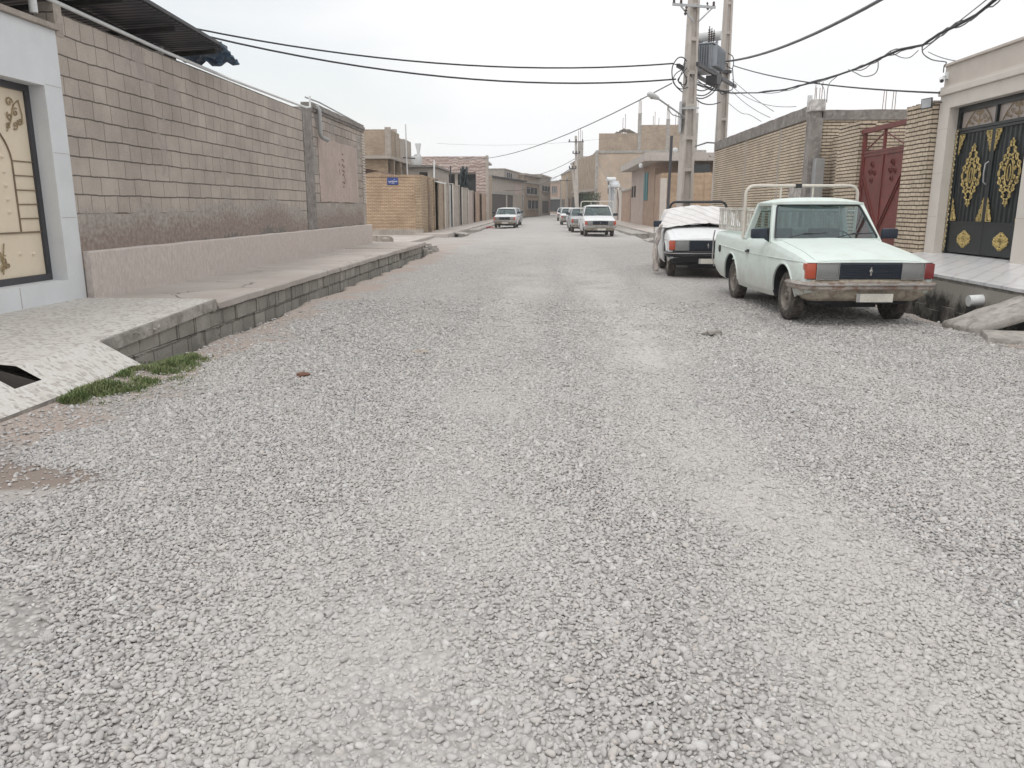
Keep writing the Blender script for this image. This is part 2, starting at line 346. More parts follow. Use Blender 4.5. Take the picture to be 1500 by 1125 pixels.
# patterned facade tiles
t = NT('patterned_facade_tiles'); uv = t.uv(); p = t.pos()
wv = t.n('TexWave', {'Vector': uv, 'Scale': 1.0, 'Distortion': 7.0, 'Detail': 2.0, 'Detail Scale': 1.6}, wave_type='BANDS', bands_direction='Y')
br = t.n('TexBrick', {'Vector': uv, 'Color1': (1, 1, 1, 1), 'Color2': (.72, .68, .68, 1), 'Mortar': (.6, .55, .5, 1), 'Scale': 1.0, 'Mortar Size': .03, 'Brick Width': 1.1, 'Row Height': .38})
M['pattern'] = t.set(col=t.mix(1, t.mix(t.rng(wv.outputs['Fac'], .4, .6), (.36, .26, .235, 1), (.56, .48, .43, 1)), br.outputs['Color'], 'MULTIPLY'), rough=.5)

# ------------------------------------------------------------------ ground
def dust_nodes(t, p):
    """0..1: where fine pale dust fills the stones (wheel tracks and patches)"""
    s = t.n('SeparateXYZ', {0: p}).outputs
    wob = t.noise(t.n('Mapping', {0: p, 'Scale': (1, .25, 1)}).outputs[0], .6, 3).outputs['Fac']
    x = t.ma('ADD', s[0], t.rng(wob, .3, .7, -.45, .45))
    def band(c, w): return t.rng(t.ma('ABSOLUTE', t.ma('SUBTRACT', x, c)), w, .25, 0, 1)
    b = t.ma('MAXIMUM', band(1.05, .8), t.ma('MAXIMUM', t.ma('MULTIPLY', band(-.45, .7), .75), t.ma('MULTIPLY', band(2.55, .6), .4)))
    n = t.noise(p, 1.1, 5, .6).outputs['Fac']
    return t.ma('MULTIPLY', t.ma('MULTIPLY', t.rng(n, .30, .55), b), t.rng(s[1], 9, 22, 1, .3)), n, s
def dust_np(x, y):
    return np.maximum(np.clip(1 - np.abs(x - 1.05) / .8, 0, 1), .7 * np.clip(1 - np.abs(x + .45) / .7, 0, 1))

def gravel_mat():
    t = NT('gravel_road'); p = t.pos()
    d, n, s = dust_nodes(t, p)
    def layer(sc):
        v = t.n('TexVoronoi', {'Vector': p, 'Scale': sc}, feature='F1', voronoi_dimensions='2D')
        return v, t.n('SeparateColor', {0: v.outputs['Color']}).outputs[0]
    v1, r1 = layer(34.0)
    far = t.rng(s[1], 8, 22, 0, 1)
    st = t.n('ValToRGB', {0: r1}); e = st.color_ramp.elements
    e[0].color = (.235, .225, .222, 1); e[1].color = (.60, .58, .56, 1)
    for q, c in ((.3, (.36, .35, .345, 1)), (.55, (.44, .425, .41, 1)), (.8, (.50, .48, .455, 1))): x = e.new(q); x.color = c
    gap = t.rng(v1.outputs['Distance'], .30, .62, 0, 1)
    c = t.mix(t.ma('MULTIPLY', gap, t.rng(far, 0, 1, .8, .5)), st.outputs[0], (.22, .21, .20, 1))
    big = t.noise(t.n('Mapping', {0: p, 'Scale': (1.4, .45, 1)}).outputs[0], .55, 6, .6).outputs['Fac']
    c = t.mix(t.rng(big, .35, .7, 0, .30), c, (.50, .475, .45, 1))
    c = t.mix(t.ma('MULTIPLY', d, .75), c, (.50, .475, .455, 1))
    # soil at the edges of the road
    edge = t.ma('MAXIMUM', t.rng(t.ma('ADD', s[0], t.rng(n, .3, .7, -.7, .7)), -3.0, -3.5), t.rng(t.ma('ADD', s[0], t.rng(n, .3, .7, -.5, .5)), 4.9, 5.3))
    soil = t.mix(t.noise(p, 6, 6, .65).outputs['Fac'], (.33, .255, .215, 1), (.47, .41, .37, 1))
    c = t.mix(t.ma('MULTIPLY', edge, .85), c, soil)
    # beyond the fresh gravel the road is worn smooth
    smo = t.rng(t.ma('ADD', s[1], t.rng(n, .3, .7, -5, 5)), 24, 40, 0, .8)
    c = t.mix(smo, c, t.mix(t.noise(p, .5, 6).outputs['Fac'], (.34, .325, .315, 1), (.50, .475, .455, 1)))
    # cement spill and damp patch near the left edge
    def blob(cx, cy, rx, ry):
        q = t.ma('ADD', t.ma('POWER', t.ma('DIVIDE', t.ma('SUBTRACT', s[0], cx), rx), 2.0), t.ma('POWER', t.ma('DIVIDE', t.ma('SUBTRACT', s[1], cy), ry), 2.0))
        return t.rng(t.ma('ADD', q, t.rng(n, .3, .7, -.5, .5)), 1.35, .75)
    sp = t.ma('MAXIMUM', blob(-3.05, 3.95, .62, .34), t.ma('MULTIPLY', blob(-2.3, 2.6, .5, .5), .15))
    c = t.mix(sp, c, t.mix(t.noise(p, 8, 5).outputs['Fac'], (.33, .305, .285, 1), (.41, .385, .365, 1)))
    c = t.mix(blob(-3.1, 4.08, .6, .24), c, (.235, .195, .17, 1))
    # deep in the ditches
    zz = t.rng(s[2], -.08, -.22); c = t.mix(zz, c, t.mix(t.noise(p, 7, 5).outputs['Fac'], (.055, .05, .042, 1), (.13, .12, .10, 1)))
    h = t.ma('MULTIPLY', t.ma('SUBTRACT', 1.0, v1.outputs['Distance']), t.ma('SUBTRACT', 1.0, t.ma('MAXIMUM', t.ma('MULTIPLY', d, .8), t.ma('MAXIMUM', sp, smo))))
    return t.set(col=c, rough=.95, spec=.15, normal=t.bump(h, .85, .022))
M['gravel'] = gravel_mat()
t = NT('pebble_stone'); p = t.pos(); oi = t.n('ObjectInfo')
st = t.n('ValToRGB', {0: oi.outputs['Random']}); e = st.color_ramp.elements
e[0].color = (.27, .262, .26, 1); e[1].color = (.60, .592, .582, 1)
for q, c in ((.12, (.36, .35, .345, 1)), (.35, (.42, .408, .40, 1)), (.5, (.44, .43, .425, 1)), (.62, (.48, .455, .435, 1)), (.68, (.49, .445, .41, 1)), (.74, (.44, .43, .425, 1)), (.9, (.495, .482, .472, 1))): x = e.new(q); x.color = c
d, n, s = dust_nodes(t, p)
big = t.noise(t.n('Mapping', {0: p, 'Scale': (1.4, .45, 1)}).outputs[0], .55, 6, .6).outputs['Fac']
c = t.mix(t.rng(big, .35, .7, 0, .35), st.outputs[0], (.50, .48, .455, 1)); c = t.mix(t.ma('MULTIPLY', d, .6), c, (.51, .49, .47, 1))
c = t.mix(t.rng(t.noise(p, 140, 3).outputs['Fac'], .35, .7, 0, .25), c, (.30, .29, .28, 1))
M['pebble'] = t.set(col=c, rough=.85, spec=.25)

def ditch(x, y):
    """depth of the two open drains (negative) as a function of the place"""
    e1 = -3.80 + .05 * np.sin(y * 1.9) + .04 * np.sin(y * 5.3 + 1); e2 = 5.28 + .06 * np.sin(y * 2.3) + .05 * np.sin(y * 6.1)
    st = lambda a, b, v: np.clip((v - a) / (b - a), 0, 1)
    L_ = st(e1, e1 - .14, x) * st(-4.32, -4.22, x) * st(6.9, 7.0, y) * st(27.2, 26.9, y)
    R_ = st(e2, e2 + .16, x) * st(6.1, 6.0, x) * st(3.0, 3.2, y) * st(18.2, 18.0, y)
    R2 = st(4.75, 4.9, x) * st(5.6, 5.5, x) * st(34.5, 34.8, y) * st(43.5, 43.2, y)
    L2 = st(-4.35, -4.5, x) * st(-5.1, -5.0, x) * st(41.5, 41.8, y) * st(50.5, 50.2, y)
    return -.5 * L_ - .75 * R_ - .4 * R2 - .4 * L2
def gz(x, y):
    und = .012 * np.sin(x * 1.7 + y * .6) + .010 * np.sin(x * .9 - y * 1.3 + 2) + .006 * np.sin(x * 4.1 + y * 3.3)
    fall = np.clip((np.abs(x - .7) - 3.3) / 1.2, 0, 1) * -.03
    berm = .075 * np.clip((x + 3.78) / .06, 0, 1) * np.clip((-3.35 - x) / .35, 0, 1) * np.clip((7.1 - y) / .3, 0, 1)
    return und + fall + berm + ditch(x, y)
xs = np.unique(np.round(np.concatenate([[-900, -400, -150, -60, -30, -15, -8, -6.5], np.arange(-6, -3.3, .07), np.arange(-3.3, 4.7, .25), np.arange(4.7, 6.4, .06), [6.5, 8, 15, 30, 60, 150, 400, 900]]), 3))
ys = np.unique(np.round(np.concatenate([[-60, -20, -8, -3, -1, 0, 1], np.arange(1.5, 28, .15), np.arange(28, 60, .4), np.arange(60, 130, 3), [150, 200, 300, 450, 700, 1200, 2000]]), 3))
X, Y = np.meshgrid(xs, ys, indexing='ij'); Z = gz(X, Y)
mb = MB(); mb.grid([[(X[i, j], Y[i, j], Z[i, j]) for j in range(len(ys))] for i in range(len(xs))])
g = mb.build('ground', M['gravel'], smooth=60, kind='structure')
if g.data.polygons[0].normal.z < 0: g.data.flip_normals()

def pebbles():
    col = bpy.data.collections.new('pebble_shapes')
    for k in range(8):
        bm = bmesh.new(); bmesh.ops.create_icosphere(bm, subdivisions=2, radius=1)
        sx, sy, sz = 1, random.uniform(.62, .9), random.uniform(.38, .58); o3 = Vector((k * 7.3, 1.1, 4))
        for v in bm.verts:
            q = v.co.copy(); f = 1 + .30 * mnoise.noise(q * 1.1 + o3) + .10 * mnoise.noise(q * 2.6 + o3)
            v.co = Vector((q.x * sx * f, q.y * sy * f, q.z * sz * f))
        me = bpy.data.meshes.new('pebble_%d' % k); bm.to_mesh(me); bm.free(); me.shade_smooth(); me.materials.append(M['pebble'])
        o = bpy.data.objects.new('pebble_shape', me); col.objects.link(o)
    sp = .0150; YM = 13.0
    gx, gy = np.meshgrid(np.arange(-3.8, 5.3, sp), np.arange(1.55, YM, sp)); gx = gx.ravel(); gy = gy.ravel()
    gx = gx + rng.uniform(-.5, .5, gx.size) * sp * 1.1; gy = gy + rng.uniform(-.5, .5, gy.size) * sp * 1.1
    # inside a generous view wedge (a few steps to either side of the photograph's place)
    keep = (gx > -.66 * gy - 1.0) & (gx < .78 * gy + 1.0)
    keep &= rng.random(gx.size) < np.clip((YM - gy) / 7.0, 0, 1) ** .8
    mid = np.clip((gy - 4) / 5, 0, 1); keep &= rng.random(gx.size) > .52 * mid
    du = dust_np(gx, gy) * (.6 + .4 * np.sin(gy * 1.1 + gx * 2) * np.sin(gy * .47 + 1))
    keep &= rng.random(gx.size) > .50 * du
    n1 = np.sin(gx * 3.1 + 1) * np.sin(gy * 2.3) + .5 * np.sin(gx * 7 + gy * 5)
    le = gx + .25 * n1; keep &= (le > -3.15) | (rng.random(gx.size) < .22); keep &= (gx < 4.95 + .2 * n1) | (rng.random(gx.size) < .25)
    for (cx, cy, rx, ry) in ((-3.05, 3.97, .68, .36), (-2.1, 2.45, .3, .3)):
        q = ((gx - cx) / rx) ** 2 + ((gy - cy) / ry) ** 2 + .3 * n1; keep &= (rng.random(gx.size) < np.clip((q - .45) / .8, .14, 1))
    keep &= ~((gx < -3.66) & (gy < 7.1))
    x = gx[keep]; y = gy[keep]; du = du[keep]; N = x.size
    big = rng.random(N)
    sc = np.exp(rng.normal(math.log(.0098), .32, N)); sc = np.clip(sc, .0055, .024)
    sc *= 1 + .35 * np.clip((y - 4.5) / 6, 0, 1)
    z = gz(x, y) + sc * .2 - du * .006 + rng.uniform(-.002, .004, N)
    dd = ditch(x, y); k2 = dd > -.12; x, y, z, sc = x[k2], y[k2], z[k2], sc[k2]; N = x.size
    me = bpy.data.meshes.new('gravel'); me.vertices.add(N); me.vertices.foreach_set('co', np.stack([x, y, z], 1).astype(np.float32).ravel())
    a = me.attributes.new('scl', 'FLOAT', 'POINT'); a.data.foreach_set('value', sc.astype(np.float32))
    a = me.attributes.new('rot', 'FLOAT_VECTOR', 'POINT')
    ro = np.stack([rng.normal(0, .38, N), rng.normal(0, .38, N), rng.uniform(0, 6.283, N)], 1); a.data.foreach_set('vector', ro.astype(np.float32).ravel())
    o = bpy.data.objects.new('gravel', me); COL.objects.link(o); me.materials.append(M['pebble'])
    ng = bpy.data.node_groups.new('scatter', 'GeometryNodeTree')
    ng.interface.new_socket('Geometry', in_out='INPUT', socket_type='NodeSocketGeometry'); ng.interface.new_socket('Geometry', in_out='OUTPUT', socket_type='NodeSocketGeometry')
    gi = ng.nodes.new('NodeGroupInput'); go = ng.nodes.new('NodeGroupOutput'); ip = ng.nodes.new('GeometryNodeInstanceOnPoints')
    ci = ng.nodes.new('GeometryNodeCollectionInfo'); ci.inputs[0].default_value = col; ci.inputs[1].default_value = True; ci.inputs[2].default_value = True
    na = ng.nodes.new('GeometryNodeInputNamedAttribute'); na.data_type = 'FLOAT'; na.inputs[0].default_value = 'scl'
    nb = ng.nodes.new('GeometryNodeInputNamedAttribute'); nb.data_type = 'FLOAT_VECTOR'; nb.inputs[0].default_value = 'rot'
    lk = ng.links.new
    lk(gi.outputs[0], ip.inputs['Points']); lk(ci.outputs[0], ip.inputs['Instance']); ip.inputs['Pick Instance'].default_value = True
    lk(nb.outputs[0], ip.inputs['Rotation']); lk(na.outputs[0], ip.inputs['Scale']); lk(ip.outputs[0], go.inputs[0])
    md = o.modifiers.new('scatter', 'NODES'); md.node_group = ng
    tag(o, 'grey rounded river gravel spread over the street', 'gravel', kind='stuff')
    print('pebbles', N)
pebbles()

# ------------------------------------------------------------------ left side pavements
WL = -5.80   # street face of the left walls
def flat(name, m, x0, x1, y0, y1, z0, z1, **k):
    b = MB(); b.box(x0, x1, y0, y1, z0, z1, k.pop('bev', 0)); return b.build(name, m, kind='structure', **k)
# pavement slab with a broken edge, standing on the block wall of the drain
def rough_slab(name, m, x0, x1, y0, y1, zt, th, step=.25, amp=.02, side=1):
    n = int((y1 - y0) / step) + 1; P = []
    for i in range(n + 1):
        y = y0 + (y1 - y0) * i / n; e = x1 + side * amp * mnoise.noise(Vector((y * 2.1, x1, 0))) * 2; dz = .012 * mnoise.noise(Vector((y * .9, 3, x0)))
        P.append([(x0, y, zt - th), (x0, y, zt), ((x0 + e) / 2, y, zt + dz), (e - side * .02, y, zt + dz), (e, y, zt + dz - .025), (e + side * .01 * mnoise.noise(Vector((y * 6, 1, 1))), y, zt - th)])
    b = MB(); b.grid(P); b.add(P[0], [tuple(range(6))]); b.add(P[-1], [tuple(range(6))[::-1]])
    return b.build(name, m, kind='structure')
rough_slab('pavement', M['sidewalk'], WL - .3, -4.08, 9.62, 22.4, .33, .10)
rough_slab('pavement', M['sidewalk'], WL - .3, -4.07, 22.48, 27.0, .335, .12)
# block wall of the drain under it: blocks set one by one so the face is uneven
b = MB(); y = 6.98
for row, (z0, z1) in enumerate(((-.5, -.195), (-.19, .015), (.02, .225))):
    y = 6.98 - .2 * (row % 2)
    while y < 26.9:
        ln = random.uniform(.36, .46); dx = random.uniform(-.014, .014)
        if not (22.36 < y + ln / 2 < 22.52): b.box(-4.5, -4.13 + dx, max(y, 6.98), y + ln - .012, z0, z1 + random.uniform(-.006, .004), .008)
        y += ln
b.build('drain_wall', M['drainblock'], kind='structure')
# crumbled mortar between the wall and the slab
b = MB()
for i in range(170):
    y = random.uniform(7.0, 26.6) if i > 60 else random.uniform(7, 12); r = random.uniform(.012, .05)
    b.lathe([(0, -r * .5), (r * .8, -r * .3), (r, 0), (r * .7, r * .4), (0, r * .5)], (-4.14 + random.uniform(-.01, .015), y, .228 + random.uniform(-.012, .02)), (random.uniform(-.3, .3), random.uniform(-1, 1), 1), 6)
b.build('drain_wall_mortar', M['kerbc'], kind='structure')
# stone-flake forecourt, sloping down to the road over the drain, with its thick edge and the open hole
def fz(x, y):
    k = min(1, max(0, (y - 6.9) / 2.7))
    z41 = .262 + .098 * k
    if x <= -4.12: return .365 + (z41 - .365) * ((x + 5.8) / 1.68) ** 1.5 if x > -5.8 else .365
    return z41 + (.055 - z41) * ((x + 4.12) / .37)
HX0, HX1, HY0, HY1 = -4.42, -3.93, 5.52, 5.84
b = MB(); xs_ = [-5.9, -5.5, -5.1, -4.8, HX0, -4.12]; ys_ = [1.0, 2, 3, 4, 5, HY0, HY1, 6.7, 7.0, 7.9, 8.8, 9.62]
for i in range(len(xs_) - 1):
    for j in range(len(ys_) - 1):
        x0, x1, y0, y1 = xs_[i], xs_[i + 1], ys_[j], ys_[j + 1]
        if x0 == HX0 and y0 == HY0: continue
        b.add([(x0, y0, fz(x0, y0)), (x1, y0, fz(x1, y0)), (x1, y1, fz(x1, y1)), (x0, y1, fz(x0, y1))], [(0, 1, 2, 3)])
lip = []
for j in range(8 - 0):
    y0, y1 = ys_[j], ys_[j + 1]
    if y0 >= 6.99: break
    e0 = -3.74; m0 = -4.12 if y0 != HY0 else HX1
    b.add([(m0, y0, fz(m0, y0)), (e0, y0, fz(e0, y0)), (e0, y1, fz(e0, y1)), (m0, y1, fz(m0, y1))], [(0, 1, 2, 3)]); lip.append((y0, y1))
b.build('forecourt', M['flakes'], kind='structure', recalc=False)
b = MB()   # edge of the forecourt slab
for y0, y1 in lip: b.box(-3.80, -3.742, y0, y1, -.15, fz(-3.742, y0) - .004, .008)
for y0, y1 in zip(ys_[8:-1], ys_[9:]):
    b.hexa([(-4.3, y0, fz(-4.12, y0) - .13), (-4.10, y0, fz(-4.12, y0) - .13), (-4.10, y1, fz(-4.12, y1) - .13), (-4.3, y1, fz(-4.12, y1) - .13)],
           [(-4.3, y0, fz(-4.12, y0) - .004), (-4.10, y0, fz(-4.12, y0) - .004), (-4.10, y1, fz(-4.12, y1) - .004), (-4.3, y1, fz(-4.12, y1) - .004)])
b.hexa([(-4.3, 6.85, .0), (-3.74, 6.85, -.04), (-3.74, 6.995, -.04), (-4.3, 6.995, .0)], [(-4.3, 6.85, fz(-4.3, 6.9) - .01), (-3.74, 6.85, .045), (-3.74, 6.995, .045), (-4.3, 6.995, fz(-4.3, 6.9) - .01)])
b.box(-4.12, -5.9, 9.60, 9.615, .2, .36)
b.build('forecourt_edge', M['kerbc'], kind='structure')
b = MB(); q = .012   # the hole
b.box(HX0 - q, HX0, HY0 - q, HY1 + q, -.15, fz(HX0, 6) - .03); b.box(HX1, HX1 + q, HY0 - q, HY1 + q, -.15, fz(HX1, 6) - .03)
b.hexa([(HX0, HY0 - q, -.15), (HX1, HY0 - q, -.15), (HX1, HY0, -.15), (HX0, HY0, -.15)], [(HX0, HY0 - q, fz(HX0, 6) - .02), (HX1, HY0 - q, fz(HX1, 6) - .02), (HX1, HY0, fz(HX1, 6) - .02), (HX0, HY0, fz(HX0, 6) - .02)]); b.hexa([(HX0, HY1, -.15), (HX1, HY1, -.15), (HX1, HY1 + q, -.15), (HX0, HY1 + q, -.15)], [(HX0, HY1, fz(HX0, 6) - .02), (HX1, HY1, fz(HX1, 6) - .03), (HX1, HY1 + q, fz(HX1, 6) - .03), (HX0, HY1 + q, fz(HX0, 6) - .02)]); b.box(HX0, HX1, HY0, HY1, -.3, -.16)
b.build('forecourt_hole', M['dim'], kind='structure')

# grass along the forecourt edge
def grass(name, n, fn, hmin, hmax, label, mat):
    b = MB()
    for i in range(n):
        x, y, z, k = fn(); h = random.uniform(hmin, hmax) * k; a = random.uniform(0, 6.28); w = random.uniform(.0025, .005)
        bx, by = math.cos(a) * h * random.uniform(.2, .9), math.sin(a) * h * random.uniform(.2, .9); px, py = -math.sin(a) * w, math.cos(a) * w
        b.add([(x - px, y - py, z), (x + px, y + py, z), (x + bx * .5 + px * .7, y + by * .5 + py * .7, z + h * .7), (x + bx * .5 - px * .7, y + by * .5 - py * .7, z + h * .7), (x + bx, y + by, z + h * .95)], [(0, 1, 2, 3), (3, 2, 4)])
    o = b.build(name, mat, recalc=False); tag(o, label, 'grass', kind='stuff')
t = NT('grass_blades'); p = t.pos(); f = t.noise(p, 7, 4).outputs['Fac']
M['grass'] = t.set(col=t.mix(t.rng(f, .35, .65), (.11, .165, .055, 1), (.21, .23, .11, 1)), rough=.6, spec=.3)
def gfn():
    while True:
        y = random.uniform(5.6, 7.9); c = -3.60 + .03 * math.sin(y * 3); w = .23 * (1 - ((y - 6.8) / 1.25) ** 2) + .02
        if w <= 0: continue
        x = random.gauss(c, w * .75); k = max(.3, 1 - abs(x - c) / .35)
        if x < -3.735 and y < 7.0: continue
        if mnoise.noise(Vector((x * 6, y * 4, 0))) + random.gauss(0, .12) < -.05 + .2 * (abs(y - 6.8) > .9): continue
        return x, y, (.05 if x < -3.74 and y < 7 else float(gz(np.float64(max(x, -3.7)), np.float64(y)))), k
grass('grass', 12000, gfn, .025, .075, 'green grass tuft growing along the edge of the stone-flake forecourt', M['grass'])

# ------------------------------------------------------------------ left: white stone gateway
gp = wthing('gateway_house', (WL, 7, .33), 'white stone gateway front at the left edge, framing the cream metal gate', 'house')
b = MB(); D = .45
GY0, GY1, GZ0, GZ1 = 6.45, 9.36, .615, 2.845
b.box(WL - D, WL, GY1, 9.70, .30, 3.50); b.box(WL - D, WL, 1.0, GY0, .30, 3.50); b.box(WL - D, WL, GY0, GY1, GZ1, 3.50); b.box(WL - D, WL, GY0, GY1, .30, GZ0)
b.build('wall', M['white_stone'], gp)
b = MB(); b.box(WL - D - .1, WL + .05, 1.0, 9.73, 3.503, 3.565, .006); b.box(WL - D - .1, WL - .10, 1.0, 9.6, 3.568, 3.60); b.build('cornice', M['cement'], gp)
b = MB()
for yy in (7.2, 8.45): MB().box(WL + .0005, WL + .002, yy, yy + .005, .37, GZ0 - .01).build('joint', M['gate_line'], gp)
for zz in (1.35, 2.1, 2.86): MB().box(WL + .0005, WL + .002, 9.38, 9.69, zz, zz + .003).build('joint', M['gate_line'], gp)
b = MB(); b.box(WL - 4, WL - D - .12, 1.0, 9.6, .3, 3.85); b.build('parapet', M['cement'], gp)

gt = wthing('gate', (WL - .22, 7.9, .62), 'cream sheet metal gate with arched moulding, studs and brass scrolls', 'gate')
GX = WL - .22; fr = .075
b = MB(); b.box(GX - .04, GX + .03, GY0, GY1, GZ1 - fr, GZ1); b.box(GX - .04, GX + .03, GY0, GY1, GZ0, GZ0 + fr); b.box(GX - .04, GX + .03, GY0, GY0 + fr, GZ0 + fr, GZ1 - fr); b.box(GX - .04, GX + .03, GY1 - fr, GY1, GZ0 + fr, GZ1 - fr)
b.build('frame', M['gate_frame'], gt)
mid = (GY0 + GY1) / 2
for (a0, a1) in ((GY0 + fr, mid - .004), (mid + .004, GY1 - fr)):
    lf = MB().box(GX - .03, GX, a0, a1, GZ0 + fr, GZ1 - fr, .004).build('leaf', M['gate_cream'], gt)
RZ = 1.18   # rail above the bottom panel
b = MB(); b.box(GX + .001, GX + .016, GY0 + fr, GY1 - fr, RZ, RZ + .018)
aw = 1.02; pts = [(GX + .008, mid + aw, RZ + .02), (GX + .008, mid + aw, 1.95)] + [(GX + .008, mid + aw * math.cos(a), 1.95 + .62 * math.sin(a)) for a in np.linspace(.05, math.pi - .05, 26)] + [(GX + .008, mid - aw, 1.95), (GX + .008, mid - aw, RZ + .02)]
b.tube(pts, .009, 6)
for sgn in (1, -1):
    for zz in np.linspace(1.34, 1.98, 5): b.box(GX + .001, GX + .012, mid + sgn * (aw + .01), mid + sgn * (GY1 - fr - mid), zz, zz + .012)
b.build('moulding', M['gate_line'], gt)
for sgn in (1, -1):
    st_ = [(mid + sgn * .86, z) for z in (1.42, 1.56, 1.71, 1.86, 2.02)] + [(mid + sgn * .74, 2.2), (mid + sgn * .55, 2.36), (mid + sgn * .95, .95), (mid + sgn * 1.18, .94)]
    for (yy, zz) in st_:
        MB().lathe([(.0, .030), (.010, .028), (.019, .018), (.021, .006), (.026, 0)], (GX, yy, zz), (1, 0, 0), 12).build('stud', M['gate_cream'], gt, 60)
def spiral(cy, cz, r, a0, turns, n=18, sg=1, x=0, flip=1):
    return [(x, cy + flip * r * (1 - i / n * .85) * math.cos(a0 + sg * turns * 6.283 * i / n), cz + r * (1 - i / n * .85) * math.sin(a0 + sg * turns * 6.283 * i / n)) for i in range(n + 1)]
for sgn in (1, -1):
    b = MB(); cy = mid + sgn * 1.1
    for (dy, dz, r, a) in ((.0, 2.62, .06, 0), (.09, 2.52, .05, 1), (-.02, 2.47, .05, 2.2), (.15, 2.43, .045, 3), (.06, 2.38, .05, 4), (-.06, 2.36, .035, 1)):
        b.tube(spiral(cy + sgn * dy, dz, r, a, 1.2, 18, 1, GX + .012, sgn), .0075, 5)
    b.tube([(GX + .012, cy + sgn * v[0], v[1]) for v in ((-.1, 2.3), (-.02, 2.4), (.03, 2.5), (.07, 2.6), (.16, 2.66), (.2, 2.5), (.19, 2.4))], .007, 5)
    b.build('scroll', M['bronze'], gt, 60)
    b = MB(); cy = mid + sgn * .62
    for (dy, dz, r, a) in ((0, .80, .05, 0), (.04, .90, .055, 1), (-.03, .97, .045, 3), (.09, .84, .04, 2)):
        b.tube(spiral(cy + sgn * dy, dz, r, a, 1.2, 18, 1, GX + .012, sgn), .0075, 5)
    b.tube([(GX + .012, cy + sgn * v[0], v[1]) for v in ((0, .74), (.02, .9), (.05, 1.0), (.07, 1.08))], .007, 5)
    b.build('scroll', M['bronze'], gt, 60)
# threshold rubble seen under the gate frame
# ------------------------------------------------------------------ left: block wall
bw = wthing('boundary_wall', (WL, 18, .3), 'long grey concrete block wall with a pale plinth on the left of the street', 'wall')
WT = 3.72
def top_wall(b, x0, x1, y0, y1, z0, z1, z2, step=.43):
    y = y0
    while y < y1 - 1e-6:
        ye = min(y1, y + step); k = (y - y0) / (y1 - y0); zt = z1 + (z2 - z1) * k + random.uniform(-.006, .006)
        b.box(x0, x1, y, ye, z0, zt); y = ye
b = MB(); b.box(WL - .2, WL, 9.70, 19.3, .25, WT); b.build('wall', M['block'], bw)
b = MB(); b.box(WL - .2, WL + .003, 20.06, 25.35, .25, 3.78); b.build('wall', M['block_far'], bw, label='far section of weathered grey blocks')
b = MB(); b.box(WL - .22, WL + .02, 19.3, 20.06, .25, 3.80); b.build('column', M['cement_dark'], bw)
b = MB(); b.box(WL - .24, WL + .006, 9.702, 9.86, 3.45, 3.82); b.build('corner_block', M['cement'], bw)
b = MB(); n = 12   # rough cement cap on the far section
for (z0, z1, o) in ((3.783, 3.85, .04), (3.853, 3.93, .075), (3.933, 4.0, .03)):
    P = []
    for i in range(29):
        y = 20.08 + 5.6 * i / 28; e = WL + o + .012 * mnoise.noise(Vector((y * 3, z0 * 9, 0))); w_ = .012 * mnoise.noise(Vector((y * 2, z0 * 5, 7)))
        P.append([(WL - .25, y, z0 + w_), (WL - .25, y, z1 + w_), (e, y, z1 + w_), (e, y, z0 + w_), (WL - .25, y, z0 + w_)])
    b.grid(P); b.add(P[0][:4], [(0, 1, 2, 3)]); b.add(P[-1][:4], [(3, 2, 1, 0)])
b.build('coping', M['cement_dark'], bw)
b = MB(); pts = []
for i in range(40):
    a = i / 40 * 4; sd_ = int(a); f_ = a - sd_
    yy, zz = [(20.5 + f_ * 4.2, 1.62), (24.7, 1.62 + f_ * 1.62), (24.7 - f_ * 4.2, 3.24 - .03 * f_), (20.5, 3.2 - f_ * 1.58)][sd_]
    pts.append((WL + .004, yy + .06 * mnoise.noise(Vector((i * .9, 1, 2))), zz + .05 * mnoise.noise(Vector((i * .7, 5, 2)))))
b.poly(pts, (.012, 0, 0)); b.build('plaster_panel', M['plaster_pink'], bw)
b = MB(); b.box(WL - .22, WL + .004, 25.352, 25.72, .25, 3.78); b.build('quoin', M['cement'], bw)
b = MB(); z = 1.62; k = 0
while z < 3.74:
    b.box(WL - .2, WL + .03 + random.uniform(0, .008), 25.30 + (.06 if k % 2 else 0), 25.71, z, z + .052, .004); z += .082; k += 1
b.build('brick_quoin', M['cream_in'], bw)
b = MB(); P = []
for i in range(67):
    y = 9.73 + 16.4 * i / 66; zt = .935 + .012 * mnoise.noise(Vector((y * 1.3, 0, 0))); w_ = .008 * mnoise.noise(Vector((y * 2.5, 2, 0)))
    P.append([(WL + .001, y, .25), (WL + .001, y, zt), (WL + .06 + w_, y, zt), (WL + .085 + w_, y, zt - .02), (WL + .085 + w_, y, .6), (WL + .085, y, .25)])
b.grid(P); b.add(P[0], [tuple(range(6))]); b.add(P[-1], [tuple(range(6))[::-1]]); b.build('plinth', M['plinth'], bw)
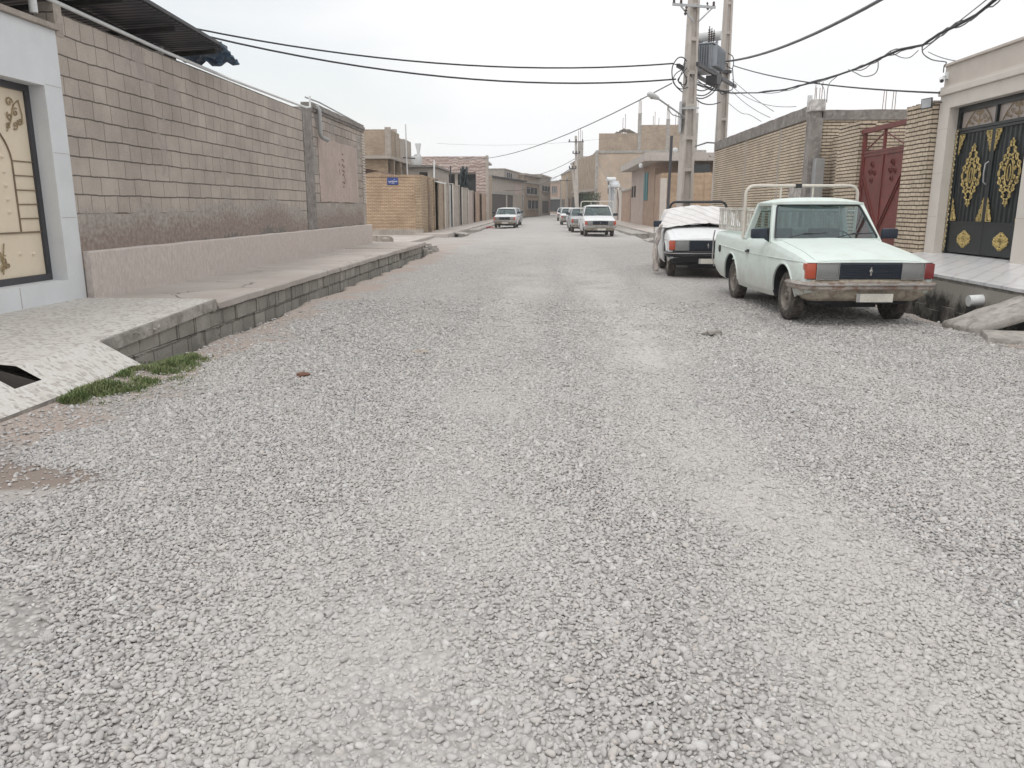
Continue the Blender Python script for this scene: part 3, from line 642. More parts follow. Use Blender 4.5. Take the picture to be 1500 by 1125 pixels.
# faded painted marks on the plaster panel
b = MB(); X0 = WL + .0175
def strokes(b, lst, cy, cz, s, x=X0, w=.03):
    for pl in lst:
        for a, c in zip(pl[:-1], pl[1:]):
            b.bar((x, cy + a[0] * s, cz + a[1] * s), (x, cy + c[0] * s, cz + c[1] * s), .003, w, up=(0, c[1] - a[1] + .001, -(c[0] - a[0]) + .001) if False else (1, 0, 0))
strokes(b, [[(0, 1), (.15, .8), (.05, .6), (.3, .6)], [(.1, 1.1), (.22, 1.1)]], 22.9, 2.72, .22, w=.002)
b2 = MB()
for pl in ([(22.85, 2.95), (23.0, 2.93)], [(22.8, 2.78), (22.95, 2.80), (23.05, 2.74)], [(22.8, 2.62), (22.9, 2.66), (23.0, 2.58), (23.1, 2.62)], [(22.82, 2.50), (23.08, 2.46)], [(22.85, 2.36), (22.98, 2.40), (23.05, 2.28)], [(22.5, 2.52), (22.55, 2.36)], [(22.48, 2.66), (22.55, 2.62)], [(22.82, 2.18), (23.05, 2.14), (23.1, 2.26)], [(22.85, 2.05), (22.97, 2.04)]):
    for a, c in zip(pl[:-1], pl[1:]):
        dy, dz = c[0] - a[0], c[1] - a[1]; l = math.hypot(dy, dz); ny, nz_ = -dz / l * .018, dy / l * .018
        b2.poly([(X0 - .001, a[0] - ny, a[1] - nz_), (X0 - .001, c[0] - ny, c[1] - nz_), (X0 - .001, c[0] + ny, c[1] + nz_), (X0 - .001, a[0] + ny, a[1] + nz_)], (.002, 0, 0))
b2.build('painted_mark', M['graffiti'], bw)

def pipe(name, pts, r, m, label, cat='pipe', **k):
    b = MB(); b.tube(pts, r, k.pop('n', 10)); return solo(b, name, m, pts[0], label, cat, smooth=50, **k)
pipe('pipe', [(WL + .05, 9.25, 5.0), (WL + .05, 9.25, 3.60)], .045, M['whitepvc'], 'white pipe standing upright on top of the white stone gateway')
pipe('pipe', [(WL + .0, 9.5, 3.84), (WL + .0, 12.5, 3.775), (WL + .0, 15, 3.765), (WL + .02, 19.6, 3.81), (WL + .02, 19.95, 3.86), (WL + .02, 19.97, 4.12)], .026, M['whitepvc'], 'thin white pipe laid along the top of the long block wall')
pipe('drainpipe', [(WL - .2, 20.45, 3.92), (WL + .08, 20.45, 3.92), (WL + .10, 20.45, 3.85), (WL + .10, 20.45, 3.30), (WL + .13, 20.5, 3.20), (WL + .20, 20.75, 3.15)], .055, M['greypvc'], 'grey downpipe with a bent foot on the block wall')
pipe('pipe', [(WL - .1, 20.0, 4.10), (WL - .1, 21.2, 4.13), (WL - .1, 25.3, 4.05)], .02, M['galv'], 'thin rail laid above the coping at the far end of the block wall')

# lean-to roof behind the wall with its wrinkled plastic sheet
rs = wthing('shed_roof', (-8, 9, 4), 'dark corrugated lean-to roof jutting over the block wall', 'roof')
b = MB(); EX = -5.45
P = [[(EX, 4.0, 4.30 + 0), (EX, 14.0, 4.10)], [(-11.0, 4.0, 4.02), (-11.0, 13.6, 3.86)]]
b.hexa([(-11, 4, 4.0), (EX, 4, 4.42), (EX, 14.0, 4.06), (-11, 14.0, 3.84)], [(-11, 4, 4.03), (EX, 4, 4.45), (EX, 14.0, 4.09), (-11, 14.0, 3.87)]); b.build('sheet', M['roofmetal'], rs)
b = MB(); b.bar((EX + .01, 4, 4.465), (EX + .01, 14.0, 4.105), .05, .05); b.build('fascia', M['gate_frame'], rs)
b = MB()
for i in range(7):
    y = 5 + i * 1.45; z = 4.42 - .036 * (y - 4); b.bar((-11, y, z - .45), (EX - .05, y, z - .07), .05, .07)
for xx in (-6.3, -7.8, -9.3): b.bar((xx, 4, 4.40 - .077 * (EX - xx) - .04), (xx, 13.9, 4.04 - .04 * (EX - xx) - .06), .06, .08)
b.build('rafter', M['dark'], rs)
b = MB()
for xx in (-6.25, -8.5): b.box(xx - .04, xx + .04, 13.3, 13.38, .3, 3.98)
b.build('post', M['gate_frame'], rs)
b = MB(); b.box(-6.6, -6.2, 13.25, 13.31, 3.70, 4.0); b.build('beam_plate', M['whitepvc'], rs)
b = MB()  # sheet: crumpled plastic at the roof's end
P = []
for i in range(13):
    row = []
    for j in range(9):
        u, v = i / 12, j / 8; y = 13.75 + .75 * u; x = EX + .04 - v * .9
        z = 4.16 - .22 * u * (1 - .3 * v) + .09 * mnoise.noise(Vector((u * 5, v * 6, 1))) * (1 + u); y += .09 * mnoise.noise(Vector((u * 4, v * 5, 9)))
        row.append((x, y, z - (.12 * max(0, v - .6))))
    P.append(row)
b.grid(P); o = solo(b, 'plastic_sheet', M['bluetarp'], (EX, 14, 4), 'crumpled dark blue plastic sheet hanging off the end of the lean-to roof', 'plastic sheet', smooth=70)
sm = o.modifiers.new('thick', 'SOLIDIFY'); sm.thickness = .03

# ------------------------------------------------------------------ utility things
def cat(a, b, sag, n=18):
    a = Vector(a); b = Vector(b); return [a.lerp(b, i / n) - Vector((0, 0, sag * 4 * (i / n) * (1 - i / n))) for i in range(n + 1)]
def wire(pts, r, label, m='cable', group=None, name='wire'):
    b = MB(); b.tube(pts, r, 6); return solo(b, name, M[m], pts[0], label, 'wire', group, 60)

# point on the pixel ray of the photograph at street depth Y (used only to read off where real things stand)
_f0 = Vector((-math.sin(yaw), math.cos(yaw), 0)); _r = Vector((math.cos(yaw), math.sin(yaw), 0)); _f = _f0 * math.cos(pitch) + Vector((0, 0, -math.sin(pitch))); _u = _r.cross(_f)
def at(x, y, Y):
    d = _f * F_PX + _r * (x - 750) + _u * (562.5 - y); return Vector((0, 0, CAM_H)) + d * (Y / d.y)
# ------------------------------------------------------------------ right side: pavements and drain
WR = 7.40
b = MB(); b.hexa([(5.86, 2.5, -.8), (7.8, 2.5, -.8), (7.8, 15.9, -.8), (5.86, 15.9, -.8)], [(5.86, 2.5, .42), (7.8, 2.5, .60), (7.8, 15.9, .60), (5.86, 15.9, .47)]); b.build('porch_base', M['kerbc'], kind='structure')
b = MB(); b.hexa([(5.82, 2.5, .425), (7.8, 2.5, .603), (7.8, 15.95, .603), (5.82, 15.95, .475)], [(5.82, 2.5, .465), (7.8, 2.5, .64), (7.8, 15.95, .64), (5.82, 15.95, .515)]); b.build('porch_tiles', M['marble'], kind='structure')
b = MB(); b.box(5.84, WR + .3, 15.97, 34.8, -.8, .40); b.build('pavement', M['sidewalk'], kind='structure')
# brick lining under the porch, mottled and darker towards the bottom
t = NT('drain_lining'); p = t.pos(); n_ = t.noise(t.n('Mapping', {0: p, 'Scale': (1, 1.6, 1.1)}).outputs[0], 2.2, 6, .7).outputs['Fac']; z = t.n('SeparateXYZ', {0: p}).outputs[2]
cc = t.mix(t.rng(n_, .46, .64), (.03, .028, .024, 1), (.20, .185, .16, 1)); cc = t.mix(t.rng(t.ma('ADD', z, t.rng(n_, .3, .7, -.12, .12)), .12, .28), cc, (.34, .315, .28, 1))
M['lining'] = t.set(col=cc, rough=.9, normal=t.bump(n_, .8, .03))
b = MB(); b.box(5.835, 5.858, 2.5, 15.9, -.8, .41)
for i in range(26):
    y = 5 + i * .4; b.box(5.80, 5.834, y, y + .37, -.75 + (i % 3) * .05, .02 + .05 * math.sin(i * 2.1), .006)
b.build('drain_lining', M['lining'], kind='structure')
pipe('drainpipe', [(5.95, 10.75, .27), (5.66, 10.75, .25)], .075, M['whitepvc'], 'short white pipe stub poking out of the drain wall below the marble porch', n=16)
# broken concrete slabs bridging the drain
def slab(pts, zt, th, label, cat_='slab', m='kerbc'):
    b = MB(); k = len(pts); rb = []
    cx = sum(p[0] for p in pts) / k; cy = sum(p[1] for p in pts) / k
    P = []
    for i in range(k):
        a, c = Vector(pts[i]), Vector(pts[(i + 1) % k]); n = max(1, int((c - a).length / .12))
        for j in range(n):
            q = a.lerp(c, j / n); o = Vector((mnoise.noise(q * 4), mnoise.noise(q * 4 + Vector((7, 1, 3))), mnoise.noise(q * 3 + Vector((2, 5, 8))) * .35)) * .03
            P.append(q + o)
    n = len(P); cen = Vector((cx, cy, sum(p[2] for p in pts) / k))
    ring = lambda s, dz: [cen + (q - cen) * s + Vector((0, 0, dz)) for q in P]
    rings = [ring(.97, -th), ring(1.0, -th * .75), ring(1.0, -.02), ring(.975, 0), ring(.5, .004)]
    vs = [v for r_ in rings for v in r_]; fs = []
    for i in range(4):
        for j in range(n): fs.append((i * n + j, i * n + (j + 1) % n, (i + 1) * n + (j + 1) % n, (i + 1) * n + j))
    fs.append(tuple(range(n))[::-1]); fs.append(tuple(4 * n + j for j in range(n))); b.add(vs, fs)
    return solo(b, 'concrete_slab', M[m], (cx, cy, 0), label, cat_, smooth=40)
slab([(5.12, 9.55, .05), (5.08, 10.2, .06), (6.05, 9.85, .52), (6.05, 9.1, .50)], 0, .10, 'sloping concrete slab laid as a ramp over the drain beside the marble porch')
slab([(4.95, 8.9, .05), (5.15, 9.45, .06), (5.75, 9.2, .08), (5.6, 8.6, .05)], 0, .12, 'small broken concrete slab lying flat at the foot of the ramp')
# odd stones in the road
def rock(x, y, s, label, m='cement_dark', fl=.5):
    bm = bmesh.new(); bmesh.ops.create_icosphere(bm, subdivisions=3, radius=1); o3 = Vector((x * 3, y, 1)); b = MB()
    for v in bm.verts: q = v.co; f = 1 + .5 * mnoise.noise(q * 1.3 + o3) + .15 * mnoise.noise(q * 4 + o3); v.co = Vector((x + q.x * s * f * 1.4, y + q.y * s * f, .01 + s * fl * .4 + q.z * s * fl * f))
    b.add([v.co for v in bm.verts], [[v.index for v in f.verts] for f in bm.faces]); bm.free()
    return solo(b, 'stone', M[m], (x, y, 0), label, 'stone', smooth=50)
rock(1.98, 9.25, .085, 'dark lump of stone lying on the gravel in front of the pickup')
rock(-1.27, 7.9, .055, 'grey stone lying in the middle of the gravel street', 'cement')
rock(-2.15, 6.75, .045, 'small reddish broken stone on the left part of the gravel', 'rust')

# ------------------------------------------------------------------ right: cream gateway with navy gate
gh = wthing('gateway_house', (WR, 13, .6), 'cream stone gateway front at the right edge with a raised parapet', 'house')
RY0, RY1, RZ0, RZ1 = 12.98, 15.53, .64, 3.26
b = MB(); D = .55
b.box(WR, WR + D, RY1, 15.92, .3, 3.50); b.box(WR, WR + D, 2.5, RY0, .3, 3.50); b.box(WR, WR + D, RY0, RY1, RZ1, 3.50); b.build('wall', M['cream_stone'], gh)
b = MB(); b.box(WR - .05, WR + D, 2.5, 15.94, 3.503, 3.61, .012); b.box(WR - .02, WR + D, 2.5, 15.93, 3.612, 3.66); b.build('cornice', M['cream_stone'], gh)
b = MB(); b.box(WR + .03, WR + D, 2.5, 15.91, 3.663, 4.02); b.box(WR - .01, WR + D + .05, 2.5, 15.94, 4.023, 4.07, .01); b.build('parapet', M['cream_in'], gh)
b = MB()
for zz in (1.3, 2.1, 2.9):
    for (q0, q1) in ((15.54, 15.91), (11.5, 12.95)): MB().box(WR - .002, WR - .0005, q0, q1, zz, zz + .004).build('joint', M['cement'], gh)
b = MB(); b.box(WR + D + .002, WR + 6, 3, 15.88, .3, 3.3); b.build('rear_wall', M['cream_in'], gh)

ng_ = wthing('gate', (WR + .2, 13.9, .62), 'dark navy ribbed double gate with gilt medallions in the cream gateway', 'gate')
GX = WR + .2; TB = 2.86
b = MB(); b.box(GX - .03, GX + .05, RY1 - .09, RY1, RZ0, RZ1); b.box(GX - .03, GX + .05, RY0, RY0 + .09, RZ0, RZ1); b.box(GX - .03, GX + .05, RY0 + .09, RY1 - .09, RZ1 - .10, RZ1); b.box(GX - .03, GX + .05, RY0 + .09, RY1 - .09, TB - .03, TB + .02)
b.box(GX - .03, GX + .05, (RY0 + RY1) / 2 - .025, (RY0 + RY1) / 2 + .025, TB + .02, RZ1 - .1); b.build('frame', M['navy'], ng_)
b = MB(); b.box(GX + .02, GX + .03, RY0 + .05, RY1 - .05, TB, RZ1 - .05); b.build('transom_pane', pbr('beige_pane', (.42, .36, .33), rough=.35, var=.1, spec=.5), ng_)
c_ = (RY0 + RY1) / 2
def ornament(b, x, cy, cz, w, h, r=.009):
    """gilt medallion: mirrored scrolls along a pointed lozenge round a pierced oval"""
    for sy in (1, -1):
        for sz in (1, -1):
            for (u, v, rad, a0) in ((.13, .86, .045, .5), (.28, .66, .065, .2), (.50, .46, .075, .1), (.74, .24, .085, 0), (.92, .04, .05, 2.2), (.30, .30, .06, 2), (.14, .52, .05, 3), (.48, .14, .055, 4)):
                pts = [(x, cy + sy * (u * w / 2 + rad * (1 - .8 * i / 12) * math.cos(a0 + 1.25 * 6.283 * i / 12) * w), cz + sz * (v * h / 2 + rad * (1 - .8 * i / 12) * math.sin(a0 + 1.25 * 6.283 * i / 12) * w)) for i in range(13)]
                b.tube(pts, [r * (1.25 - .5 * i / 12) for i in range(13)], 5)
            pts = [(x + .003, cy + sy * w / 2 * q[0], cz + sz * h / 2 * q[1]) for q in ((0, 1), (.1, .9), (.14, .78), (.3, .72), (.36, .58), (.56, .5), (.62, .36), (.84, .28), (.86, .14), (1.0, 0))]
            b.tube(pts, r * .9, 5)
            for (u, v, s_) in ((0, .93, .02), (.12, .78, .022), (.3, .58, .024), (.52, .38, .024), (.78, .16, .026), (.22, .42, .02), (.38, .26, .018)):
                b.lathe([(s_, 0), (s_ * .8, -.012), (0, -.02)], (x, cy + sy * u * w / 2, cz + sz * v * h / 2), (1, 0, 0), 8)
    b.tube([(x, cy + w * .17 * math.cos(a), cz + h * .20 * math.sin(a)) for a in np.linspace(0, 6.283, 24, endpoint=False)], r * 1.3, 6, closed=True)
    b.tube([(x, cy + w * .07 * math.cos(a), cz + h * .12 * math.sin(a)) for a in np.linspace(0, 6.283, 16, endpoint=False)], r, 6, closed=True)
def corner(b, x, cy, cz, w, h, sy, sz, r=.008):
    for (u, v, rad) in ((.18, .2, .28), (.62, .16, .2), (.16, .62, .2), (.42, .40, .2), (.88, .08, .1), (.08, .9, .1)):
        b.tube([(x, cy + sy * w * (u + rad * (1 - .8 * i / 10) * math.cos(1.2 * 6.283 * i / 10)), cz + sz * h * (v + rad * (1 - .8 * i / 10) * math.sin(1.2 * 6.283 * i / 10))) for i in range(11)], r, 5)
    b.tube([(x, cy + sy * w * q[0], cz + sz * h * q[1]) for q in ((0, 0), (1, 0), (.6, .12), (.5, .5), (.12, .55), (0, 1.1), (0, 0))], r, 5)
for k, (a0, a1) in enumerate(((RY0 + .09, c_ - .004), (c_ + .004, RY1 - .09))):
    P = []; y = a0; n = 0
    b = MB(); MZ = 1.20
    b.box(GX - .005, GX + .035, a0, a1, RZ0 + .02, MZ - .02, .004); b.box(GX - .02, GX + .03, a0, a1, MZ - .02, MZ + .02)
    b.box(GX - .02, GX + .03, a0, a0 + .05, MZ + .02, TB - .04); b.box(GX - .02, GX + .03, a1 - .05, a1, MZ + .02, TB - .04); b.box(GX - .02, GX + .03, a0 + .05, a1 - .05, TB - .08, TB - .04)
    prof = []
    for i in range(49):
        yy = a0 + .05 + (a1 - a0 - .1) * i / 48; prof.append((GX + .012 + (.018 if (i // 3) % 2 else -.004), yy))
    b.grid([[(p_[0], p_[1], MZ + .02) for p_ in prof], [(p_[0], p_[1], TB - .08) for p_ in prof]])
    leaf = b.build('leaf', M['navy'], ng_)
    lc = (a0 + a1) / 2; x = GX - .02
    o = MB(); ornament(o, x, lc, 2.03, .66, 1.10); o.build('medallion', M['gold'], leaf, 60)
    o = MB(); ornament(o, GX - .012, lc, .91, .46, .30, .008); o.build('medallion', M['gold'], leaf, 60)
    for sy in (1, -1):
        cy = lc + sy * (a1 - a0 - .13) / 2
        o = MB(); corner(o, x, cy, MZ + .04, .17, .36, -sy, 1); o.build('corner_scroll', M['gold'], leaf, 60)
        o = MB(); corner(o, x, cy, TB - .10, .17, .32, -sy, -1); o.build('corner_scroll', M['gold'], leaf, 60)
    o = MB(); x = GX + .005
    for sy in (1, -1):
        o.tube([(x, lc + sy * q[0], TB + .03 + q[1]) for q in ((.44, .0), (.34, .13), (.2, .24), (.06, .30))], .008, 5)
        for (u, v, r_) in ((.30, .07, .05), (.17, .12, .055), (.07, .2, .05), (.06, .07, .04), (.2, .04, .03)): o.tube(spiral(lc + sy * u, TB + .03 + v, r_, 0, 1.2, 12, 1, x, sy), .006, 5)
    o.tube([(x, lc, TB + .03), (x, lc, TB + .35)], .008, 5); o.build('transom_scroll', M['bronze'], ng_, 60)
o = MB()
for i in range(44):
    z = RZ0 + .05 + i * .05; o.lathe([(.0, -.02), (.028, -.008), (.032, .004), (0, .02)], (GX - .035, RY1 - .045 + .014 * (-1) ** i, z), (1, 0, 0), 7)
o.build('hinge_strip', M['goldold'], ng_, 60)
o = MB(); o.tube([(GX - .03, c_ + .04, 1.86), (GX - .08, c_ + .04, 1.90), (GX - .09, c_ + .04, 2.05), (GX - .08, c_ + .04, 2.2), (GX - .03, c_ + .04, 2.24)], .013, 8); o.build('handle', M['galv'], ng_, 60)

# camera and floodlight on the gateway
sc_ = wthing('security_camera', (WR + .02, 15.75, 3.78), 'small white security camera under the parapet of the cream gateway', 'camera')
b = MB(); b.lathe([(0, -.11), (.036, -.11), (.04, -.09), (.04, .09), (.03, .10)], (WR - .10, 15.75, 3.78), (-.35, -.85, -.3), 14); b.build('housing', M['whitepvc'], sc_, 50)
b = MB(); b.lathe([(.029, .101), (.0, .108)], (WR - .10, 15.75, 3.78), (-.35, -.85, -.3), 12); b.build('lens', M['glass_dark'], sc_, 50)
b = MB(); b.tube([(WR + .03, 15.83, 3.87), (WR - .05, 15.81, 3.85), (WR - .10, 15.77, 3.80)], .016, 8); b.box(WR + .0, WR + .03, 15.77, 15.87, 3.80, 3.92); b.build('bracket', M['whitepvc'], sc_, 50)
fl = wthing('floodlight', (WR, 16.1, 3.35), 'small square floodlight on a bracket at the corner of the cream gateway', 'floodlight')
b = MB(); b.hexa([(WR - .34, 15.94, 3.28), (WR - .20, 15.82, 3.30), (WR - .16, 15.87, 3.30), (WR - .30, 15.99, 3.28)], [(WR - .36, 15.91, 3.46), (WR - .22, 15.79, 3.48), (WR - .18, 15.84, 3.48), (WR - .32, 15.96, 3.46)]); b.build('housing', M['gate_frame'], fl)
b = MB(); b.poly([(WR - .337, 15.925, 3.295), (WR - .213, 15.819, 3.31), (WR - .23, 15.793, 3.465), (WR - .352, 15.90, 3.45)], (-.003, -.003, 0)); b.build('lens', pbr('frosted_lens', (.5, .52, .54), rough=.2), fl)
b = MB(); b.tube([(WR - .2, 15.89, 3.38), (WR + .01, 15.86, 3.40)], .012, 6); b.build('bracket', M['gate_frame'], fl)

# ------------------------------------------------------------------ right: red gate between brick posts
RP = 7.30
rw = wthing('brick_wall', (RP, 17, .4), 'pale brick posts and wall either side of the red gate', 'wall')
def toothed(b, x0, x1, y0, y1, z0, z1, ch=.082, amp=.012):
    b.box(x0, x1, y0, y1, z0, z1)
b = MB(); b.box(RP, RP + .35, 15.97, 17.05, .35, 3.36); b.build('post', M['ybrick_near'], rw)
b = MB(); b.box(RP, RP + .35, 19.48, 20.85, .35, 3.36); b.build('post', M['ybrick_near'], rw)
b = MB()
for (y0, y1) in ((15.96, 17.07), (19.46, 20.87)):
    y = y0
    while y < y1 - .03: b.box(RP - .015, RP + .37, y, min(y1, y + .07), 3.363 + random.uniform(0, .004), 3.44 + random.uniform(-.012, .012), .004); y += .082
b.build('coping', M['ybrick_near'], rw)
b = MB(); b.box(RP + .353, RP + .6, 19.5, 22.3, .35, 3.3); b.build('return_wall', M['ybrick_near'], rw)
rg = wthing('gate', (RP + .1, 17, .4), 'dark red steel gate with chevron bars between pale brick posts', 'gate')
GX = RP + .10; y0, y1 = 17.11, 19.43
b = MB(); b.box(GX - .04, GX + .04, y0, y0 + .08, .42, 3.14); b.box(GX - .04, GX + .04, y1 - .08, y1, .42, 3.14); b.box(GX - .06, GX + .05, y0 - .04, y1 + .06, 3.142, 3.24); b.box(GX - .03, GX + .03, y0 + .08, y1 - .08, 2.68, 2.73); b.box(GX - .03, GX + .03, (y0 + y1) / 2 - .03, (y0 + y1) / 2 + .03, 2.73, 3.14)
for s_ in (1, -1): b.bar((GX, (y0 + y1) / 2 + s_ * .04, 3.08), (GX, (y0 + y1) / 2 + s_ * 1.0, 2.76), .025)
b.build('frame', M['redgate'], rg)
c_ = (y0 + y1) / 2
for k, (a0, a1) in enumerate(((y0 + .085, c_ - .004), (c_ + .004, y1 - .085))):
    b = MB(); b.box(GX, GX + .02, a0, a1, .5, 2.67)
    for (u0, u1) in ((a0, a0 + .05), (a1 - .05, a1)): b.box(GX - .022, GX - .001, u0, u1, .5, 2.67)
    b.box(GX - .022, GX - .001, a0 + .05, a1 - .05, .5, .55); b.box(GX - .022, GX - .001, a0 + .05, a1 - .05, 2.61, 2.67)
    out, inn = (a0 + .06, a1 - .06) if k == 0 else (a1 - .06, a0 + .06)
    for dz in (0, .13): b.bar((GX - .012, out, 2.05 + dz), (GX - .012, inn, .95 + dz), .022, .03, up=(1, 0, 0))
    lf = b.build('leaf', M['redgate'], rg)
    o = MB(); lc = (a0 + a1) / 2
    for (dy, dz, r_) in ((0, 2.40, .11), (.10, 2.24, .09), (-.12, 2.22, .09), (0, 2.06, .08)): o.tube(spiral(lc + dy, dz, r_, 0, 1.3, 14, 1, GX - .012), .010, 5)
    o.build('scroll', M['redgate'], lf, 60)

# ------------------------------------------------------------------ right: big brick compound wall
WA = 7.10
cw = wthing('boundary_wall', (WA, 27, .3), 'tall pale brick wall with a concrete band, behind the parked pickups', 'wall')
b = MB(); b.box(WA, WA + .2, 22.75, 34.8, .3, 3.80); b.build('wall', M['ybrick_near'], cw)
b = MB(); b.box(WA + .28, 12.5, 22.45, 22.7, .3, 3.76); b.build('return_wall', M['ybrick_near'], cw, label='brick return wall facing down the street')
b = MB(); P = []
for i in range(60):
    y = 22.35 + 12.5 * i / 59; e = .02 * mnoise.noise(Vector((y * 1.3, 0, 0))); P.append([(WA - .03, y, 3.803), (WA - .035 + e * .3, y, 4.15 + e), (WA + .23, y, 4.15 + e), (WA + .23, y, 3.803)])
b.grid(P); b.add(P[0], [(0, 1, 2, 3)]); b.add(P[-1], [(3, 2, 1, 0)])
P = []
for i in range(30):
    x = WA + .285 + 5 * i / 29; e = .03 * mnoise.noise(Vector((x * 1.3, 4, 0))); P.append([(x, 22.41, 3.763), (x, 22.41, 4.02 + e), (x, 22.75, 4.02 + e), (x, 22.75, 3.763)])
b.grid(P); b.add(P[0], [(0, 1, 2, 3)]); b.add(P[-1], [(3, 2, 1, 0)]); b.build('concrete_band', M['cement_dark'], cw)
b = MB(); b.box(WA - .04, WA + .27, 22.33, 22.745, .3, 3.80); b.build('column', M['cement_dark'], cw)
b = MB(); b.box(WA - .07, WA + .3, 22.28, 22.74, 3.98, 4.28, .03); b.build('column_cap', pbr('flaking_whitewash', (.56, .54, .52), var=.5, scale=9, bump=.8), cw)
for yy in (25.2, 29.4): MB().box(WA - .006, WA + .1, yy, yy + .16, .3, 3.80).build('pilaster', M['cement'], cw)
b = MB(); b.box(WA - .012, WA + .002, 22.75, 24.0, .4, 2.05); b.build('plaster_patch', pbr('mottled_plaster', (.42, .39, .37), var=.55, scale=7, bump=.6, bs=20), cw)
for i, (x, y, h) in enumerate(((WA + .02, 22.4, .55), (WA + .1, 22.5, .5), (WA + .2, 22.4, .62), (WA + .22, 22.6, .5))):
    MB().tube([(x, y, 4.0), (x + .01 * (-1) ** i, y, 4.1 + h)], .009, 5).build('rebar', M['rust'], cw)
for i, x in enumerate((9.0, 9.08, 9.25, 9.33)): MB().tube([(x, 22.6, 3.9), (x + .01 * (-1) ** i, 22.6, 4.52)], .009, 5).build('rebar', M['rust'], cw)
b = MB(); b.tube([(WA - .02, 34.8, 4.12), (WA - .35, 34.8, 4.14), (WA - .8, 34.9, 4.0), (WA - 1.15, 35.0, 3.80)], [.03, .035, .03, .012], 6); solo(b, 'cable_stub', M['cable_g'], (WA, 34.8, 4.1), 'drooping strip of grey plastic at the far top corner of the tall brick wall', 'plastic strip')
mc = wthing('meter_cabinet', (WA + .2, 22.1, .4), 'tall light grey metal cabinet standing against the corner column of the brick wall', 'cabinet')
b = MB(); b.box(WA + .06, WA + .30, 22.0, 22.28, .40, 2.75, .008); b.build('body', M['galv'], mc)
b = MB(); b.box(WA + .10, WA + .27, 21.985, 21.998, .9, 1.6); b.build('door', M['lgrey'], mc)
# things standing on the wall and on the roof behind it
def cooler(x, y, z, s, label):
    o = wthing('water_cooler', (x, y, z), label, 'rooftop cooler')
    b = MB(); b.box(x - s, x + s, y - s, y + s, z, z + s * 1.5, .03); b.build('body', M['lgrey'], o)
    for k in range(7): zz = z + s * (.2 + k * .17); MB().bar((x - s * .85, y - s - .012, zz), (x + s * .85, y - s - .012, zz), .02, .03).build('louvre', M['galv'], o) if k < 7 else None
cooler(8.08, 28.5, 4.1, .24, 'white box cooler on the roof behind the tall brick wall, left one')
cooler(7.92, 26.4, 4.1, .20, 'white box cooler on the roof behind the tall brick wall, nearer the upright pipe')
pipe('vent_pipe', [(7.81, 25, 3.9), (7.81, 25, at(1168, 140, 25).z)], .07, M['whitepvc'], 'upright white vent pipe behind the concrete band of the brick wall')

# ------------------------------------------------------------------ poles and transformer
def utility_pole(x, y, h, w0, w1, label, rot=0):
    o = empty('utility_pole', (x, y, 0), rot, label, 'utility pole', 'concrete poles carrying the transformer')
    b = MB(); n = 15; hw = lambda z: (w0 + (w1 - w0) * z / h) / 2
    # H-shaped section: two flanges joined by a web, with cross ribs
    for sx in (-1, 1):
        b.hexa([(sx * hw(0) - .05, -hw(0), -.4), (sx * hw(0) + .05, -hw(0), -.4), (sx * hw(0) + .05, hw(0), -.4), (sx * hw(0) - .05, hw(0), -.4)],
               [(sx * hw(h) - .04, -hw(h), h), (sx * hw(h) + .04, -hw(h), h), (sx * hw(h) + .04, hw(h), h), (sx * hw(h) - .04, hw(h), h)])
    b.hexa([(-hw(0) + .05, -.05, -.4), (hw(0) - .05, -.05, -.4), (hw(0) - .05, .05, -.4), (-hw(0) + .05, .05, -.4)], [(-hw(h) + .04, -.04, h), (hw(h) - .04, -.04, h), (hw(h) - .04, .04, h), (-hw(h) + .04, .04, h)])
    z = .5
    while z < h - .3:
        a = hw(z); b.box(-a + .05, a - .05, -a + .01, -.051, z, z + .12); b.box(-a + .05, a - .05, .051, a - .01, z, z + .12); z += 1.15
    b.build('shaft', M['pole'], o); return o
P1 = (5.27, 31.0); P2 = (7.50, 35.7)
p1 = utility_pole(*P1, 12.0, .44, .20, 'tall pale concrete pole left of the transformer, behind the tarp-covered car', R(18))
p2 = utility_pole(*P2, 12.0, .38, .20, 'tall pale concrete pole right of the transformer, rising behind the brick wall', R(18))
for (pp, loc, zz) in ((p1, P1, 9.9), (p2, P2, 10.2)):
    pass
b = MB(); b.box(-.95, .75, -.26, -.20, 8.50, 8.58); b.build('crossarm', M['galv'], p1)
b = MB(); b.box(-.75, .75, -.26, -.20, 11.1, 11.18); b.build('crossarm', M['galv'], p1)
for s_ in (-1, 1): MB().bar((s_ * .62, -.23, 8.50), (s_ * .1, -.23, 8.02), .045).build('brace', M['galv'], p1)
for xx in (-.9, -.62, .68): MB().lathe([(.0, .0), (.04, .0), (.055, .03), (.03, .05), (.055, .08), (.03, .10), (.05, .13), (0, .17)], (xx, -.23, 8.58), (0, 0, 1), 10).build('insulator', M['porcelain'], p1, 60)
MB().lathe([(.02, .0), (.05, .06), (.02, .1), (.06, .16), (.02, .2), (.06, .26), (.02, .32)], (-.42, -.28, 8.50), (-.2, -.1, -1), 10).build('insulator', M['porcelain'], p1, 60)
MB().lathe([(.02, .0), (.05, .06), (.02, .1), (.06, .16), (.02, .2), (.06, .26), (.02, .32)], (-.98, .0, 9.75), (.1, -.1, -1), 10).build('insulator', M['porcelain'], p2, 60)
b = MB(); b.box(-.2, .2, -.24, .24, 7.0, 7.12); b.build('clamp', M['gate_frame'], p2)
tf = wthing('transformer', (6.3, 32.4, 6.9), 'grey finned power transformer on a platform between the two concrete poles', 'transformer')
tf['_world'] = 0; tf.location = (6.17, 32.9, 6.60); tf.rotation_euler = (0, 0, R(64.6)); tf.scale = (1.1, 1.1, 1.08)
